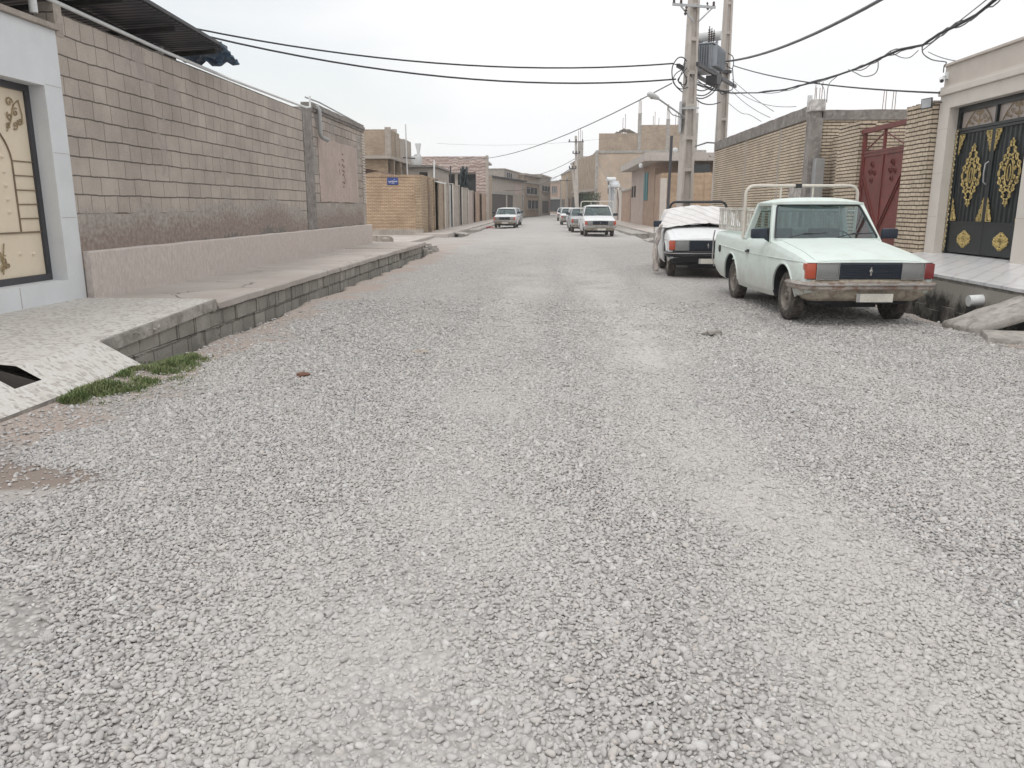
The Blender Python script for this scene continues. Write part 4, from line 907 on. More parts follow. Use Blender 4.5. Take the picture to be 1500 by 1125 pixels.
# local frame: x along the line between the poles
b = MB(); b.box(-2.3, 3.3, -.38, -.28, -.12, .0); b.box(-2.3, 3.3, .28, .38, -.12, .0); b.build('platform', M['gate_frame'], tf)
b = MB(); b.box(-.62, .62, -.36, .36, .02, .86, .04); b.box(-.68, .68, -.42, .42, .862, .91); b.build('tank', M['trafo'], tf)
b = MB()
for i in range(17):
    x = -.60 + i * .075; b.box(x, x + .012, -.54, -.362, .12, .80); b.box(x, x + .012, .362, .54, .12, .80)
for i in range(8):
    y = -.3 + i * .086; b.box(-.76, -.622, y, y + .012, .12, .80); b.box(.622, .76, y, y + .012, .12, .80)
b.build('cooling_fins', M['trafo'], tf)
for i in range(3):
    pf = [(.03, 0)]
    for k in range(6): z = .05 + k * .075; pf += [(.022, z), (.058, z + .02), (.022, z + .045)]
    pf += [(.015, .52), (.02, .56), (0, .58)]
    MB().lathe(pf, (-.42 + i * .32, -.18, .91), (0, 0, 1), 12).build('bushing', M['porcelain'], tf, 60)
for i in range(4): MB().lathe([(.025, 0), (.04, .06), (.02, .1), (.035, .14), (.012, .2), (0, .24)], (-.4 + i * .2, .25, .91), (0, 0, 1), 10).build('bushing', M['porcelain'], tf, 60)
b = MB(); b.lathe([(0, -.42), (.15, -.42), (.16, -.40), (.16, .40), (.15, .42), (0, .42)], (.50, .05, 1.32), (0, 1, 0), 20); b.build('oil_tank', M['lgrey'], tf, 40)
b = None
for q in (-.25, .30): MB().box(.40, .60, q, q + .05, .91, 1.20).build('tank_bracket', M['trafo'], tf)
b = MB(); b.box(-.3, .3, -.5, -.1, -.42, -.13, .02); b.build('fuse_box', M['gate_frame'], tf)
# street light
sl_ = wthing('street_light', (P1[0], P1[1], 5.2), 'street light on a slanting arm fixed to the left concrete pole', 'street light')
A = at(1003, 172, 30.8); B_ = at(962, 143, 29.6); H_ = at(947, 136, 29.2)
b = MB(); b.tube([A, B_], .03, 8); b.tube([at(1003, 174, 30.8), at(985, 168, 30.4), at(978, 160, 30.1), at(979, 154, 30.0)], .018, 6); b.build('arm', M['galv'], sl_, 50)
b = MB(); dv = (H_ - B_).normalized(); b.lathe([(0, -.10), (.06, -.08), (.085, .05), (.11, .25), (.10, .40), (.05, .50), (0, .52)], B_, dv, 14); b.build('lamp_head', M['lgrey'], sl_, 50)
b = MB(); dn = Vector((0, 0, -1)) - dv * Vector((0, 0, -1)).dot(dv); b.lathe([(.075, 0), (.06, .05), (0, .08)], B_ + dv * .27 + dn.normalized() * .055, dn, 14); b.build('lens', M['greypvc'], sl_, 50)
b = MB(); b.box(P1[0] - .3, P1[0] + .32, P1[1] - .27, P1[1] - .24, 5.02, 5.08); b.box(P1[0] - .34, P1[0] - .30, P1[1] - .3, P1[1] + .1, 4.2, 5.3); b.build('bracket', M['galv'], sl_)

G = 'overhead wires along the street'
wire(cat(at(986, 93, 30.9), at(230, 30, 26), .62), .028, 'upper of the two long black wires running left from the concrete pole', group=G)
wire(cat(at(990, 116, 30.9), at(250, 40, 25.5), .68), .030, 'lower of the two long black wires running left from the concrete pole', group=G)
wire(cat(at(1062, 90, 33.5), at(1560, -170, 13), .5), .040, 'thick grey cable rising from the transformer to the upper right', 'cable_g', G)
wire(cat(at(1074, 96, 33.5), at(1376, 136, 15.35), .18), .018, 'black wire running from the right pole to the corner of the cream gateway', group=G)
Bu = [at(*q) for q in ((1003, 116, 31), (1045, 132, 33), (1072, 136, 33), (1110, 136, 29), (1150, 131, 26), (1190, 121, 23), (1230, 109, 20.5), (1262, 98, 18.5), (1290, 85, 17), (1320, 72, 16), (1352, 66, 15), (1375, 50, 14), (1400, 38, 13), (1430, 22, 12.2), (1455, 2, 11.5), (1490, -25, 10.5))]
for k, lab in enumerate(('thickest black cable of the sagging bundle on the right', 'thin grey cable wound round the sagging bundle on the right', 'second thin cable wound loosely round the sagging bundle')):
    pts = []
    for i in range(len(Bu) - 1):
        for j in range(4):
            q = Bu[i].lerp(Bu[i + 1], j / 4); t_ = (i * 4 + j) * .9 + k * 2.1; w_ = .0 if k == 0 else .035 + .02 * math.sin(i * 1.7 + k)
            pts.append(q + Vector((0, 0, w_ * math.sin(t_) - (.02 if k == 2 else 0))))
    wire(pts, (.022, .012, .010)[k], lab, 'cable' if k == 0 else 'cable_g', G)
def loop(label, pts, r=.008, m='cable_g'):
    P = [at(*q) for q in pts]; out = []
    for i in range(len(P) - 1):
        p0 = P[max(i - 1, 0)]; p3 = P[min(i + 2, len(P) - 1)]
        for j in range(5):
            t_ = j / 5; a, c = P[i], P[i + 1]
            out.append(.5 * ((2 * a) + (c - p0) * t_ + (2 * p0 - 5 * a + 4 * c - p3) * t_ ** 2 + (3 * a - p0 - 3 * c + p3) * t_ ** 3))
    out.append(P[-1]); wire(out, r, label, m, G)
loop('loose loop of cable hanging from the bundle above the brick wall', [(1286, 87, 17.2), (1286, 100, 17.1), (1280, 109, 17.3), (1265, 112, 17.8), (1252, 106, 18.5), (1243, 102, 19.2)], .010)
loop('grey cable dropping from the bundle to the white capped column', [(1226, 112, 21), (1215, 122, 21), (1212, 135, 21), (1211, 150, 21.1)], .010)
loop('second cable dropping from the bundle to the white capped column', [(1198, 119, 21.6), (1206, 128, 21.4), (1208, 140, 21.2), (1207, 152, 21.1)], .008)
loop('thin cable swinging below the bundle near the cream gateway', [(1304, 76, 16.5), (1320, 84, 16.2), (1333, 84, 15.9), (1345, 74, 15.4)], .008)
loop('curling cable from the bundle into the security camera', [(1351, 66, 15.0), (1352, 78, 15.1), (1362, 86, 15.3), (1372, 89, 15.4), (1386, 91, 15.5), (1383, 97, 15.6), (1382, 106, 15.7)], .010)
wire(cat(at(1351, 74, 15), at(1470, -20, 11), .0), .008, 'straight thin wire above the sagging bundle', 'cable_g', G)
wire(cat(at(1360, 76, 15.5), at(1399, 89, 12.6), .02), .007, 'short thin wire reaching the parapet of the cream gateway', 'cable_g', G)
wire(cat(at(1072, 116, 33.8), at(1133, 163, 25), .05), .010, 'house wire from the right pole to the roof cooler, uppermost', 'cable_g', G)
wire(cat(at(1072, 133, 33.8), at(1128, 172, 26), .10), .010, 'house wire from the right pole to the roof behind the brick wall, middle', 'cable_g', G)
loop('curving house wire from the right pole to the brick wall top, lowest', [(1066, 150, 33.8), (1085, 165, 31), (1098, 168, 30), (1115, 178, 28)], .010)
wire(cat(at(1072, 126, 33.8), at(1166, 156, 23.5), .25), .009, 'thin wire from the right pole to the upright vent pipe', 'cable_g', G)
wire(cat(at(1051, 118, 33), at(1050, 206, 33), 0), .009, 'thin wire dropping straight down beside the right pole', 'cable_g', G)
wire(cat(at(984, 122, 30.9), at(655, 229, 85), 1.2), .022, 'long thin grey wire running from the pole to the far left houses', 'cable_g', G)
for k, pts in enumerate((
    [(1006, 90, 30.7), (1000, 84, 30.7), (992, 86, 30.7), (985, 98, 30.7), (985, 114, 30.7), (990, 126, 30.7), (1000, 135, 30.7)],
    [(1003, 96, 30.7), (998, 108, 30.7), (994, 120, 30.7), (1003, 124, 30.7), (1006, 112, 30.7)],
    [(1003, 88, 30.7), (1000, 96, 30.7), (988, 94, 30.7)],
    [(1006, 100, 30.7), (996, 112, 30.7), (993, 118, 30.7), (999, 122, 30.7)],
    [(1007, 112, 30.8), (1014, 127, 31.2), (1028, 133, 32), (1042, 127, 33), (1052, 114, 33.6)],
    [(1016, 138, 31), (1030, 140, 32), (1042, 133, 33), (1053, 116, 33.6)],
    [(1016, 142, 31), (1030, 144, 32), (1046, 134, 33), (1054, 116, 33.6)],
    [(1016, 142, 31), (1028, 151, 32), (1042, 153, 33), (1055, 150, 33.7)],
    [(1015, 110, 31), (1030, 124, 32), (1050, 131, 33.4), (1068, 133, 33.8), (1074, 126, 33.8), (1073, 100, 33.8)],
    [(1004, 92, 30.7), (1001, 104, 30.7), (1006, 118, 30.7), (1001, 128, 30.7), (997, 122, 30.7)],
    [(1008, 104, 30.8), (1018, 118, 31.2), (1034, 124, 32.2), (1050, 118, 33.4)],
    [(1054, 104, 33.6), (1058, 116, 33.7), (1053, 128, 33.7), (1058, 138, 33.7), (1070, 132, 33.8)],
    [(1003, 100, 30.7), (990, 108, 30.7), (986, 120, 30.7), (996, 130, 30.7), (1008, 128, 30.8)],
    [(1064, 96, 33.7), (1073, 100, 33.7), (1074, 84, 33.7), (1066, 78, 33.7)])):
    lab = ('big round coil of black cable hung on the left concrete pole', 'black cable tail twisted beside the left concrete pole', 'short black lead from the upper long wire to the left pole', 'inner black cable tail close to the left concrete pole',
           'uppermost black cable slung under the transformer', 'middle black cable slung under the transformer', 'third black cable slung under the transformer', 'lowest black cable slung between the two poles', 'cable from the left pole under the platform and up the right pole', 'wavy black cable tail running down the face of the left pole', 'short black cable slung close under the transformer fuse box', 'wavy black cable tail running down the right pole', 'wide black cable loop behind the big coil on the left pole', 'small cable loop on the right concrete pole')[k]
    loop(lab, pts, .022 if k in (0, 4, 5, 6, 7) else .018, 'cable')
pipe('steel_post', [at(978, 312, 51), at(984, 199, 51)], .09, M['gate_frame'], 'dark thin leaning steel post in front of the flat-roofed brick house', 'post')
# ------------------------------------------------------------------ distant pavements
flat('pavement', M['sidewalk'], -6.6, -4.95, 40.2, 92, -.3, .17, bev=.02)
flat('pavement', M['sidewalk'], -14, -5.6, 28.2, 40.1, -.3, .10, bev=.02)
flat('pavement', M['sidewalk'], 5.55, 7.5, 34.2, 96, -.3, .19, bev=.02)
flat('pavement', M['kerbc'], 4.6, 5.54, 43.5, 96, -.3, .10, bev=.02)
flat('pavement', M['kerbc'], -4.94, -4.3, 50.6, 92, -.3, .10, bev=.02)
slab([(4.5, 35.6, .04), (4.5, 37.2, .05), (5.7, 37.4, .22), (5.7, 35.4, .22)], 0, .12, 'worn concrete slab over the drain beside the white pickup with the cream rack')
slab([(-4.3, 43.2, .06), (-4.3, 45.0, .06), (-5.1, 45.0, .18), (-5.1, 43.2, .18)], 0, .10, 'worn concrete slab over the drain by the orange brick corner wall')
slab([(-4.3, 27.0, .03), (-4.0, 28.6, .05), (-5.4, 29.2, .2), (-5.8, 27.2, .3)], 0, .14, 'broken concrete ramp at the end of the block wall pavement')
b = MB()
for i in range(60):
    x, y, s_ = random.uniform(-4.6, -3.9), random.uniform(26.2, 28.4), random.uniform(.05, .16)
    b.hexa(*[[(x + s_ * cx + random.uniform(-.03, .03), y + s_ * cy, z + random.uniform(-.02, .02)) for cx, cy in ((-1, -1), (1, -1), (1, 1), (-1, 1))] for z in (-.15, random.uniform(.0, .22))])
tag(b.build('rubble', M['kerbc']), 'heap of broken concrete at the far end of the left drain', 'rubble', kind='stuff')
b = MB()
for i in range(40):
    x, y, s_ = random.uniform(-6.3, -5.6), random.uniform(27.2, 29.2), random.uniform(.05, .14)
    b.hexa(*[[(x + s_ * cx + random.uniform(-.03, .03), y + s_ * cy, z + random.uniform(-.02, .02)) for cx, cy in ((-1, -1), (1, -1), (1, 1), (-1, 1))] for z in (.0, random.uniform(.15, .5))])
tag(b.build('rubble', M['cement']), 'low heap of rubble against the end of the block wall plinth', 'rubble', kind='stuff')

# ------------------------------------------------------------------ left row beyond the side street
WL2 = -6.40
cwl = wthing('brick_wall', (WL2, 41, .15), 'orange brick corner wall with a blue street sign, left of the street', 'wall')
b = MB(); b.box(-15, WL2 - .32, 41.05, 41.3, .15, 2.98); b.build('wall', M['obrick'], cwl)
b = MB(); b.box(WL2 - .315, WL2 + .02, 41.0, 43.3, .15, 2.98); b.build('corner_pier', M['ybrick'], cwl)
b = MB(); x = -15
while x < WL2: b.box(x, x + .066, 41.02, 41.32, 2.983, 3.09 + random.uniform(-.01, .01)); x += .078
y = 41.33
while y < 43.2: b.box(WL2 - .33, WL2 + .03, y, y + .066, 2.983, 3.09 + random.uniform(-.01, .01)); y += .078
b.build('coping', M['obrick'], cwl)
b = MB(); b.box(-15, WL2 + .05, 40.96, 41.35, .1, .38); b.build('plinth', M['cement'], cwl)
ss = wthing('street_sign', (-7.9, 41, 2.7), 'small blue street name sign with white lettering on the orange brick wall', 'sign')
b = MB(); b.box(-8.12, -7.55, 41.02, 41.045, 2.60, 2.96, .008); b.build('plate', M['bluesign'], ss)
b = MB(); X = lambda u: -8.12 + .57 * u; Zs = lambda v: 2.60 + .36 * v
def stroke2(b, pl, w, yy):
    for a, c in zip(pl[:-1], pl[1:]):
        A, C_ = Vector((X(a[0]), yy, Zs(a[1]))), Vector((X(c[0]), yy, Zs(c[1]))); b.bar(A, C_, w, .004, up=(0, 1, 0))
for pl in ([(.12, .5), (.2, .42), (.3, .42), (.36, .56), (.42, .42), (.5, .42), (.54, .6), (.58, .42), (.68, .42), (.72, .54), (.8, .42), (.9, .44), (.9, .58)], [(.2, .28), (.3, .28)], [(.62, .74), (.7, .74)], [(.40, .25), (.66, .25)]): stroke2(b, pl, .022, 41.018)
b.build('lettering', M['signwhite'], ss)

row = [  # street front of the left row: kind, Y from, Y to, height, material
    ('gate', 43.5, 44.4, 2.7, 'dim', 'dark narrow gate recess beside the orange brick corner pier'),
    ('wall', 44.45, 45.9, 3.0, 'ybrick', 'short yellow brick wall piece between the dark recess and the cream gate'),
    ('gate', 45.95, 47.3, 2.8, 'gate_cream', 'cream gate with a small canopy in the left row'),
    ('wall', 47.35, 50.2, 3.0, 'cbrick', 'tan brick wall right of the cream gate with the canopy'),
    ('wall', 50.25, 52.6, 2.95, 'cement', 'rendered grey wall piece next to the white gate post in the left row'),
    ('gate', 53.0, 54.6, 2.7, 'lgrey', 'pale grey gate between white posts in the left row'),
    ('wall', 54.7, 59.2, 2.95, 'cement', 'wide grey rendered wall under the dark green plastic sheets'),
    ('gate', 59.25, 60.6, 2.6, 'dim', 'dark gate recess in the middle of the grey left row'),
    ('wall', 60.65, 65.5, 2.9, 'cement', 'grey rendered wall before the row turns brown'),
    ('wall', 65.55, 70.2, 2.8, 'plaster_pink', 'pinkish rendered wall in the far part of the left row'),
    ('gate', 70.3, 72.2, 2.6, 'rust', 'brown metal gate in the far part of the left row'),
    ('wall', 72.3, 77.0, 2.75, 'pbrick', 'pink brick wall below the house with patterned tiles'),
    ('gate', 77.1, 79.6, 2.6, 'gate_cream', 'pale gate between pink posts below the patterned house'),
    ('wall', 79.7, 85.0, 2.75, 'pbrick', 'last pink brick wall of the left row, by the parked white car')]
for kd, a0, a1, h, mt, lab in row:
    if kd == 'wall':
        o = wthing('wall', (WL2, a0, .15), lab, 'wall')
        b = MB(); b.box(WL2 - .25, WL2, a0, a1, .15, h); b.build('panel', M[mt], o)
        b = MB(); b.box(WL2 - .28, WL2 + .03, a0, a1, h + .003, h + .07); b.build('coping', M['cement'], o)
        for yy in (a0, a1 - .35):
            MB().box(WL2 - .3, WL2 + .06, yy, yy + .35, .15, h + .12).build('pier', M['cream_stone' if mt in ('cement', 'plaster_pink') and yy == a0 else mt], o)
    else:
        o = wthing('gate', (WL2 - .2, a0, .2), lab, 'gate')
        m_ = (a0 + a1) / 2
        for u0, u1 in ((a0 + .04, m_ - .005), (m_ + .005, a1 - .04)): MB().box(WL2 - .24, WL2 - .2, u0, u1, .22, h - .2).build('leaf', M[mt], o)
        b = MB(); b.box(WL2 - .27, WL2 - .15, a0, a0 + .035, .2, h); b.box(WL2 - .27, WL2 - .15, a1 - .035, a1, .2, h); b.box(WL2 - .27, WL2 - .15, a0 + .035, a1 - .035, h - .19, h); b.build('frame', M['gate_frame'], o)
o = wthing('canopy', (-6.2, 46, 2.8), 'small white canopy over the cream gate in the left row', 'canopy')
b = MB(); b.hexa([(-6.7, 45.8, 2.98), (-5.9, 45.8, 2.80), (-5.9, 47.5, 2.80), (-6.7, 47.5, 2.98)], [(-6.7, 45.8, 3.06), (-5.9, 45.8, 2.88), (-5.9, 47.5, 2.88), (-6.7, 47.5, 3.06)]); b.build('sheet', M['whitepvc'], o)
for k, (x, y) in enumerate(((-6.34, 52.8), (-6.3, 43.42))):
    b = MB(); b.box(x - .07, x + .07, y - .08, y + .08, .15, 2.9 if k == 0 else 3.0); solo(b, 'gate_post', M['whitepvc' if k == 0 else 'cbrick'], (x, y, .15), ('white painted gate post in the left row', 'brown slim post at the dark gate recess')[k], 'post')

# balcony house behind the corner wall
hb = wthing('balcony_house', (-10, 50, .1), 'tan brick house with a jutting first-floor balcony, behind the orange corner wall', 'house')
BX = -9.65
b = MB(); b.box(-20, -11.4, 50.4, 60, .1, 5.9); b.build('wall', M['cbrick'], hb)
b = MB(); b.box(-11.39, BX, 50.0, 50.25, 4.62, 6.15); b.box(BX - .25, BX, 50.26, 53.3, 4.62, 6.15); b.build('balcony_parapet', M['cbrick'], hb)
b = MB(); b.box(-11.9, BX + .03, 49.95, 58.0, 4.42, 4.61); b.box(-20, -11.38, 50.1, 60, 5.903, 6.1); b.build('floor_slab', M['cement'], hb)
for q in ((.04, 49.95, 50.28, 4.63, 6.28), (.04, 52.0, 52.3, 4.63, 6.35), (.03, 53.35, 54.9, 4.62, 5.9), (.0, 55.2, 57.9, 4.62, 6.0)): MB().box(BX - .28, BX + q[0], *q[1:]).build('balcony_pier', M['cement'], hb)
b = MB(); b.box(-11.38, BX - .25, 50.3, 50.6, .1, 4.41); b.build('wall', M['ybrick'], hb)
for yy in (51.3, 53.6, 56.2): MB().box(BX - .32, BX - .02, yy, yy + .35, .1, 4.41).build('column', M['cbrick'], hb)
b = MB(); b.box(BX - 1.0, BX - .9, 50.7, 57.8, .1, 4.41); b.build('recess_wall', M['dim'], hb)
b = MB()
b.poly([(-14.0, 50.38, 2.6), (-14.0, 50.38, 4.6)] + [(-12.9 + 1.1 * math.cos(a), 50.38, 4.6 + .55 * math.sin(a)) for a in np.linspace(math.pi, 0, 14)] + [(-11.8, 50.38, 2.6)], (0, -.03, 0)); b.build('window', M['dim'], hb)
for xx in (-13.6, -13.2, -12.7, -12.2): MB().box(xx, xx + .12, 50.25, 50.34, 2.6, 4.9).build('mullion', M['cement'], hb)
o = wthing('shelter_roof', (-9, 46, 3), 'dark maroon curved sheet roof showing above the orange brick wall', 'roof')
b = MB(); P = [[(-11.4 + 2.9 * i / 14, yy, 3.0 + .55 * math.sin(math.pi * (.12 + .8 * i / 14))) for i in range(15)] for yy in (44.5, 48)]
b.grid(P); b.box(-11.4, -8.5, 44.52, 44.6, 2.5, 3.2); b.build('sheet', pbr('maroon_sheet', (.10, .035, .035), rough=.5), o)
pipe('antenna', [at(597, 262, 48), at(594, 182, 48)], .035, M['lgrey'], 'tall thin pale antenna mast above the balcony house', 'antenna')
b = MB(); b.tube([at(590, 231, 52), at(608, 232, 52)], .045, 6); solo(b, 'rail', M['gate_frame'], at(590, 231, 52), 'dark horizontal bar sticking out from the balcony house', 'bar')
b = MB(); b.tube([at(613, 236, 60), at(613, 222, 60), at(610, 210, 60)], .12, 8); b.tube([at(613, 224, 60), at(615, 210, 60)], .1, 8); solo(b, 'forked_post', M['whitepvc'], at(613, 236, 60), 'pale forked pipe standing on the roof left of the patterned house', 'pipe', smooth=50)
o = wthing('water_tank', tuple(at(610, 243, 60)), 'white rooftop water tank beside the forked pipe', 'water tank')
b = MB(); b.lathe([(0, 0), (.40, 0), (.42, .05), (.42, .7), (.36, .8), (0, .84)], at(610, 245, 60), (0, 0, 1), 18); b.build('tank', M['lgrey'], o, 40)
b = MB(); q = at(610, 245, 60); b.lathe([(.12, .84), (.12, .9), (0, .92)], q, (0, 0, 1), 12); b.build('lid', M['greypvc'], o, 40)
o = wthing('house', (-11, 61, .1), 'low grey flat-roofed house under the white water tank', 'house')
b = MB(); b.box(-12.5, -8.2, 59.2, 68, .1, 4.35); b.build('wall', M['cement'], o); b = MB(); b.box(-12.6, -8.0, 59.0, 68, 4.353, 4.5); b.build('roof', M['cement_dark'], o)
b = MB(); b.box(-9.3, -8.7, 59.16, 59.19, 2.9, 4.0); b.build('window', M['dark'], o)
# small clutter on the left row
for i, (x0, x1, ya, yb, Yd, mt, lab) in enumerate(((636, 636, 235, 268, 47, 'whitepvc', 'thin white post rising above the cream gate canopy'), (660, 660, 243, 275, 56, 'gate_frame', 'thin dark post rising above the grey left row'), (578, 578, 256, 262, 43, 'whitepvc', 'short white peg on top of the orange brick wall'))):
    pipe('thin_post', [at(x0, yb, Yd), at(x1, ya, Yd)], .045, M[mt], lab, 'post')
b = MB(); P = []
for i in range(12):
    P.append([at(674 + 11 * i / 11 + 1.5 * mnoise.noise(Vector((i * .7, j * .8, 0))), 246 + 28 * j / 9 + (3 * math.sin(i * 1.2)) * (j == 0), 60 + .3 * math.sin(i * 1.3 + j * .4)) for j in range(10)])
b.grid(P); o = solo(b, 'plastic_sheet', pbr('dark_green_sheet', (.045, .06, .065), rough=.5, var=.4), at(680, 270, 60), 'ragged dark plastic sheet hanging above the grey left row', 'plastic sheet', smooth=60); o.modifiers.new('thick', 'SOLIDIFY').thickness = .04

# patterned house
ph = wthing('patterned_house', (-9, 86, .1), 'house with pink and cream patterned tiles on its upper front', 'house')
b = MB(); b.box(-13.4, -6.45, 86, 86.4, 5.15, 6.75); b.build('parapet', M['pattern'], ph)
b = MB(); b.box(-7.5, -6.45, 86.0, 87.0, 2.6, 5.145); b.build('corner_pier', M['pattern'], ph)
b = MB(); b.box(-6.444, -6.2, 85.95, 87.1, .1, 6.85); b.build('edge_column', M['cement'], ph)
b = MB(); b.box(-14.0, -13.41, 85.9, 86.6, .1, 6.95); b.build('side_column', M['cement'], ph)
b = MB(); b.box(-13.4, -7.51, 88.4, 88.6, .1, 5.14); b.build('recess_wall', M['dark'], ph)
b = MB(); b.box(-13.4, -6.45, 86.41, 96, 5.0, 5.14); b.box(-14, -6.45, 86.45, 96, 6.3, 6.5); b.build('floor_slab', M['cement'], ph)
b = MB(); b.box(-14.0, -6.45, 88.7, 96, .1, 4.99); b.build('wall', M['cbrick'], ph)
for xx in (-12.0, -9.8): MB().box(xx, xx + .3, 86.5, 86.8, .1, 4.99).build('column', M['cement'], ph)
for xx, zz in ((-12.6, 4.2), (-8.6, 4.4)): MB().box(xx, xx + 1.5, 88.3, 88.39, zz - 1.1, zz).build('window', M['glass_dark'], ph)

# ------------------------------------------------------------------ buildings that close the far end of the street
def oblique(name, A, B_, z1, mt, label, depth=12, feats=(), roof=None, z0=.05):
    """a house whose front runs from A to B (x, y), body behind it; feats: (u0,u1,z0,z1,material,part,inset)"""
    o = wthing(name, (A[0], A[1], z0), label, 'house')
    A = Vector((A[0], A[1], 0)); B_ = Vector((B_[0], B_[1], 0)); d = (B_ - A).normalized(); n = Vector((d.y, -d.x, 0))
    if n.dot(-A) < 0: n = -n
    bk = -n * depth; q = [A, B_, B_ + bk, A + bk]
    MB().hexa([v + Vector((0, 0, z0)) for v in q], [v + Vector((0, 0, z1)) for v in q]).build('wall', M[mt], o)
    if roof:
        e = n * roof[0]; q = [A - d * .1 + e, B_ + d * .1 + e, B_ + bk, A + bk]
        MB().hexa([v + Vector((0, 0, z1 + .004)) for v in q], [v + Vector((0, 0, z1 + roof[1])) for v in q]).build('roof', M[roof[2]], o)
    ln = (B_ - A).length
    for (u0, u1, a, c, m2, nm, pr) in feats:
        q = [A + d * ln * u0 - n * .05, A + d * ln * u1 - n * .05, A + d * ln * u1 + n * pr, A + d * ln * u0 + n * pr]
        MB().hexa([v + Vector((0, 0, a)) for v in q], [v + Vector((0, 0, c)) for v in q]).build(nm, M[m2], o)
        if nm == 'window':
            wn_ = o.children[-1]
            for k in range(4):
                A_ = A + d * ln * (u0 + (u1 - u0) * k / 3) + n * (pr + .02); MB().bar(A_ + Vector((0, 0, a)), A_ + Vector((0, 0, c)), .09, .05, up=(n.x, n.y, 0)).build('frame', M['lgrey'], wn_)
            A_ = A + d * ln * u0 + n * (pr + .08); B2 = A + d * ln * u1 + n * (pr + .08); MB().bar(A_ + Vector((0, 0, a - .08)), B2 + Vector((0, 0, a - .08)), .3, .12).build('sill', M['kerbc'], wn_)
    return o
def gxy(x, Yd): return ((x - 800) / 1150 * Yd, Yd)
oblique('house', gxy(715, 97), gxy(768, 118), 5.1, 'cement', 'grey house with a big dark garage opening behind the parked white car on the left', 10,
        [(.06, .66, .3, 3.1, 'dim', 'garage_opening', .02), (.03, .70, 3.12, 3.45, 'kerbc', 'lintel', .12), (.46, .50, .3, 3.1, 'cement', 'pier', .06), (.72, .95, 3.3, 4.9, 'plaster_pink', 'panel', .04), (0, .05, .3, 5.0, 'kerbc', 'column', .08), (.95, 1, .3, 5.0, 'kerbc', 'column', .08)], (.5, .16, 'roofmetal'))
oblique('house', gxy(768, 124), gxy(793, 138), 6.3, 'cbrick', 'tan house with two dark wide windows in the middle of the far row', 10,
        [(.12, .75, 3.6, 4.6, 'dark', 'window', .02), (.1, .78, 3.3, 3.58, 'kerbc', 'sill', .2), (.2, .8, 1.3, 2.6, 'dark', 'window', .02), (.82, .97, .1, 6.2, 'cement', 'column', .15), (0, .9, 5.2, 5.5, 'kerbc', 'band', .2)], (.3, .3, 'cement'))
oblique('house', gxy(792, 145), gxy(806, 160), 7.0, 'cement', 'narrow grey house left of the road end', 8, [(.1, .9, 4.4, 5.4, 'dark', 'window', .02), (.15, .8, .4, 2.7, 'dim', 'gate', .02)], (.2, .3, 'cement'))
oblique('house', gxy(740, 112), gxy(766, 128), 6.6, 'cement', 'unfinished upper floor rising behind the grey garage house', 6, [(.1, .4, 5.4, 6.3, 'dim', 'window', .03)], (.1, .15, 'cement'), z0=5.3)
oblique('house', gxy(803, 205), gxy(829, 190), 7.5, 'pbrick', 'brown house closing the far end of the street', 8, [(.05, .95, .5, 3.4, 'dark', 'gate', .05), (.0, 1, 3.45, 3.9, 'kerbc', 'band', .3), (.2, .5, 5.0, 6.6, 'dim', 'window', .05)], (.2, .4, 'cement_dark'))
oblique('house', gxy(821, 178), gxy(836, 150), 8.2, 'ybrick', 'yellowish house at the far right end of the street', 8, [(.1, .4, .4, 3.2, 'dim', 'gate', .05), (.55, .9, .4, 3.2, 'rust', 'gate', .05)], (.1, .3, 'cement'))
oblique('house', gxy(835, 148), gxy(851, 128), 9.0, 'cbrick', 'tan house next to the leaning pole on the right', 8, [(.1, .45, .4, 3.3, 'dim', 'gate', .05), (.55, .95, .4, 3.3, 'cement', 'gate', .05)], (.2, .3, 'cement'))
# two-storey unfinished house
uh = wthing('unfinished_house', (5, 112, .1), 'big tan two-storey house with bare rebar columns on its roof', 'house')
b = MB(); b.box(6.35, 20, 104, 128, .1, 8.2); b.build('wall', pbr('tan_render', (.47, .375, .29), var=.25, scale=.6, bump=.3, tint=(.40, .335, .28, 1)), uh)
b = MB(); b.hexa([(4.3, 121, 3.9), (6.34, 104.0, 3.9), (6.34, 128, 3.9), (4.3, 128, 3.9)], [(4.3, 121, 8.2), (6.34, 104.0, 8.2), (6.34, 128, 8.2), (4.3, 128, 8.2)]); b.build('upper_floor', M['cbrick'], uh)
b = MB(); b.hexa([(3.9, 120.5, 3.55), (6.33, 103.4, 3.55), (6.33, 128, 3.55), (3.9, 128, 3.55)], [(3.9, 120.5, 3.88), (6.33, 103.4, 3.88), (6.33, 128, 3.88), (3.9, 128, 3.88)]); b.build('balcony_slab', M['cement'], uh)
b = MB(); b.box(6.30, 20.1, 103.9, 128.1, 8.21, 8.55); b.build('ring_beam', M['kerbc'], uh)
b = MB(); b.box(6.6, 11.45, 104.0, 104.25, 8.56, 10.6); b.build('parapet', M['cbrick'], uh)
b = MB(); b.box(11.9, 18.4, 104.0, 104.25, 8.56, 11.6); b.build('parapet', M['cbrick'], uh)
b = MB(); b.box(5.3, 6.34, 120.9, 128, .1, 3.54); b.box(4.6, 5.2, 121.2, 121.8, .1, 3.54); b.build('ground_floor', M['dim'], uh)
b = MB(); b.box(6.2, 6.55, 103.85, 104.3, .1, 8.2); b.build('column', M['kerbc'], uh)
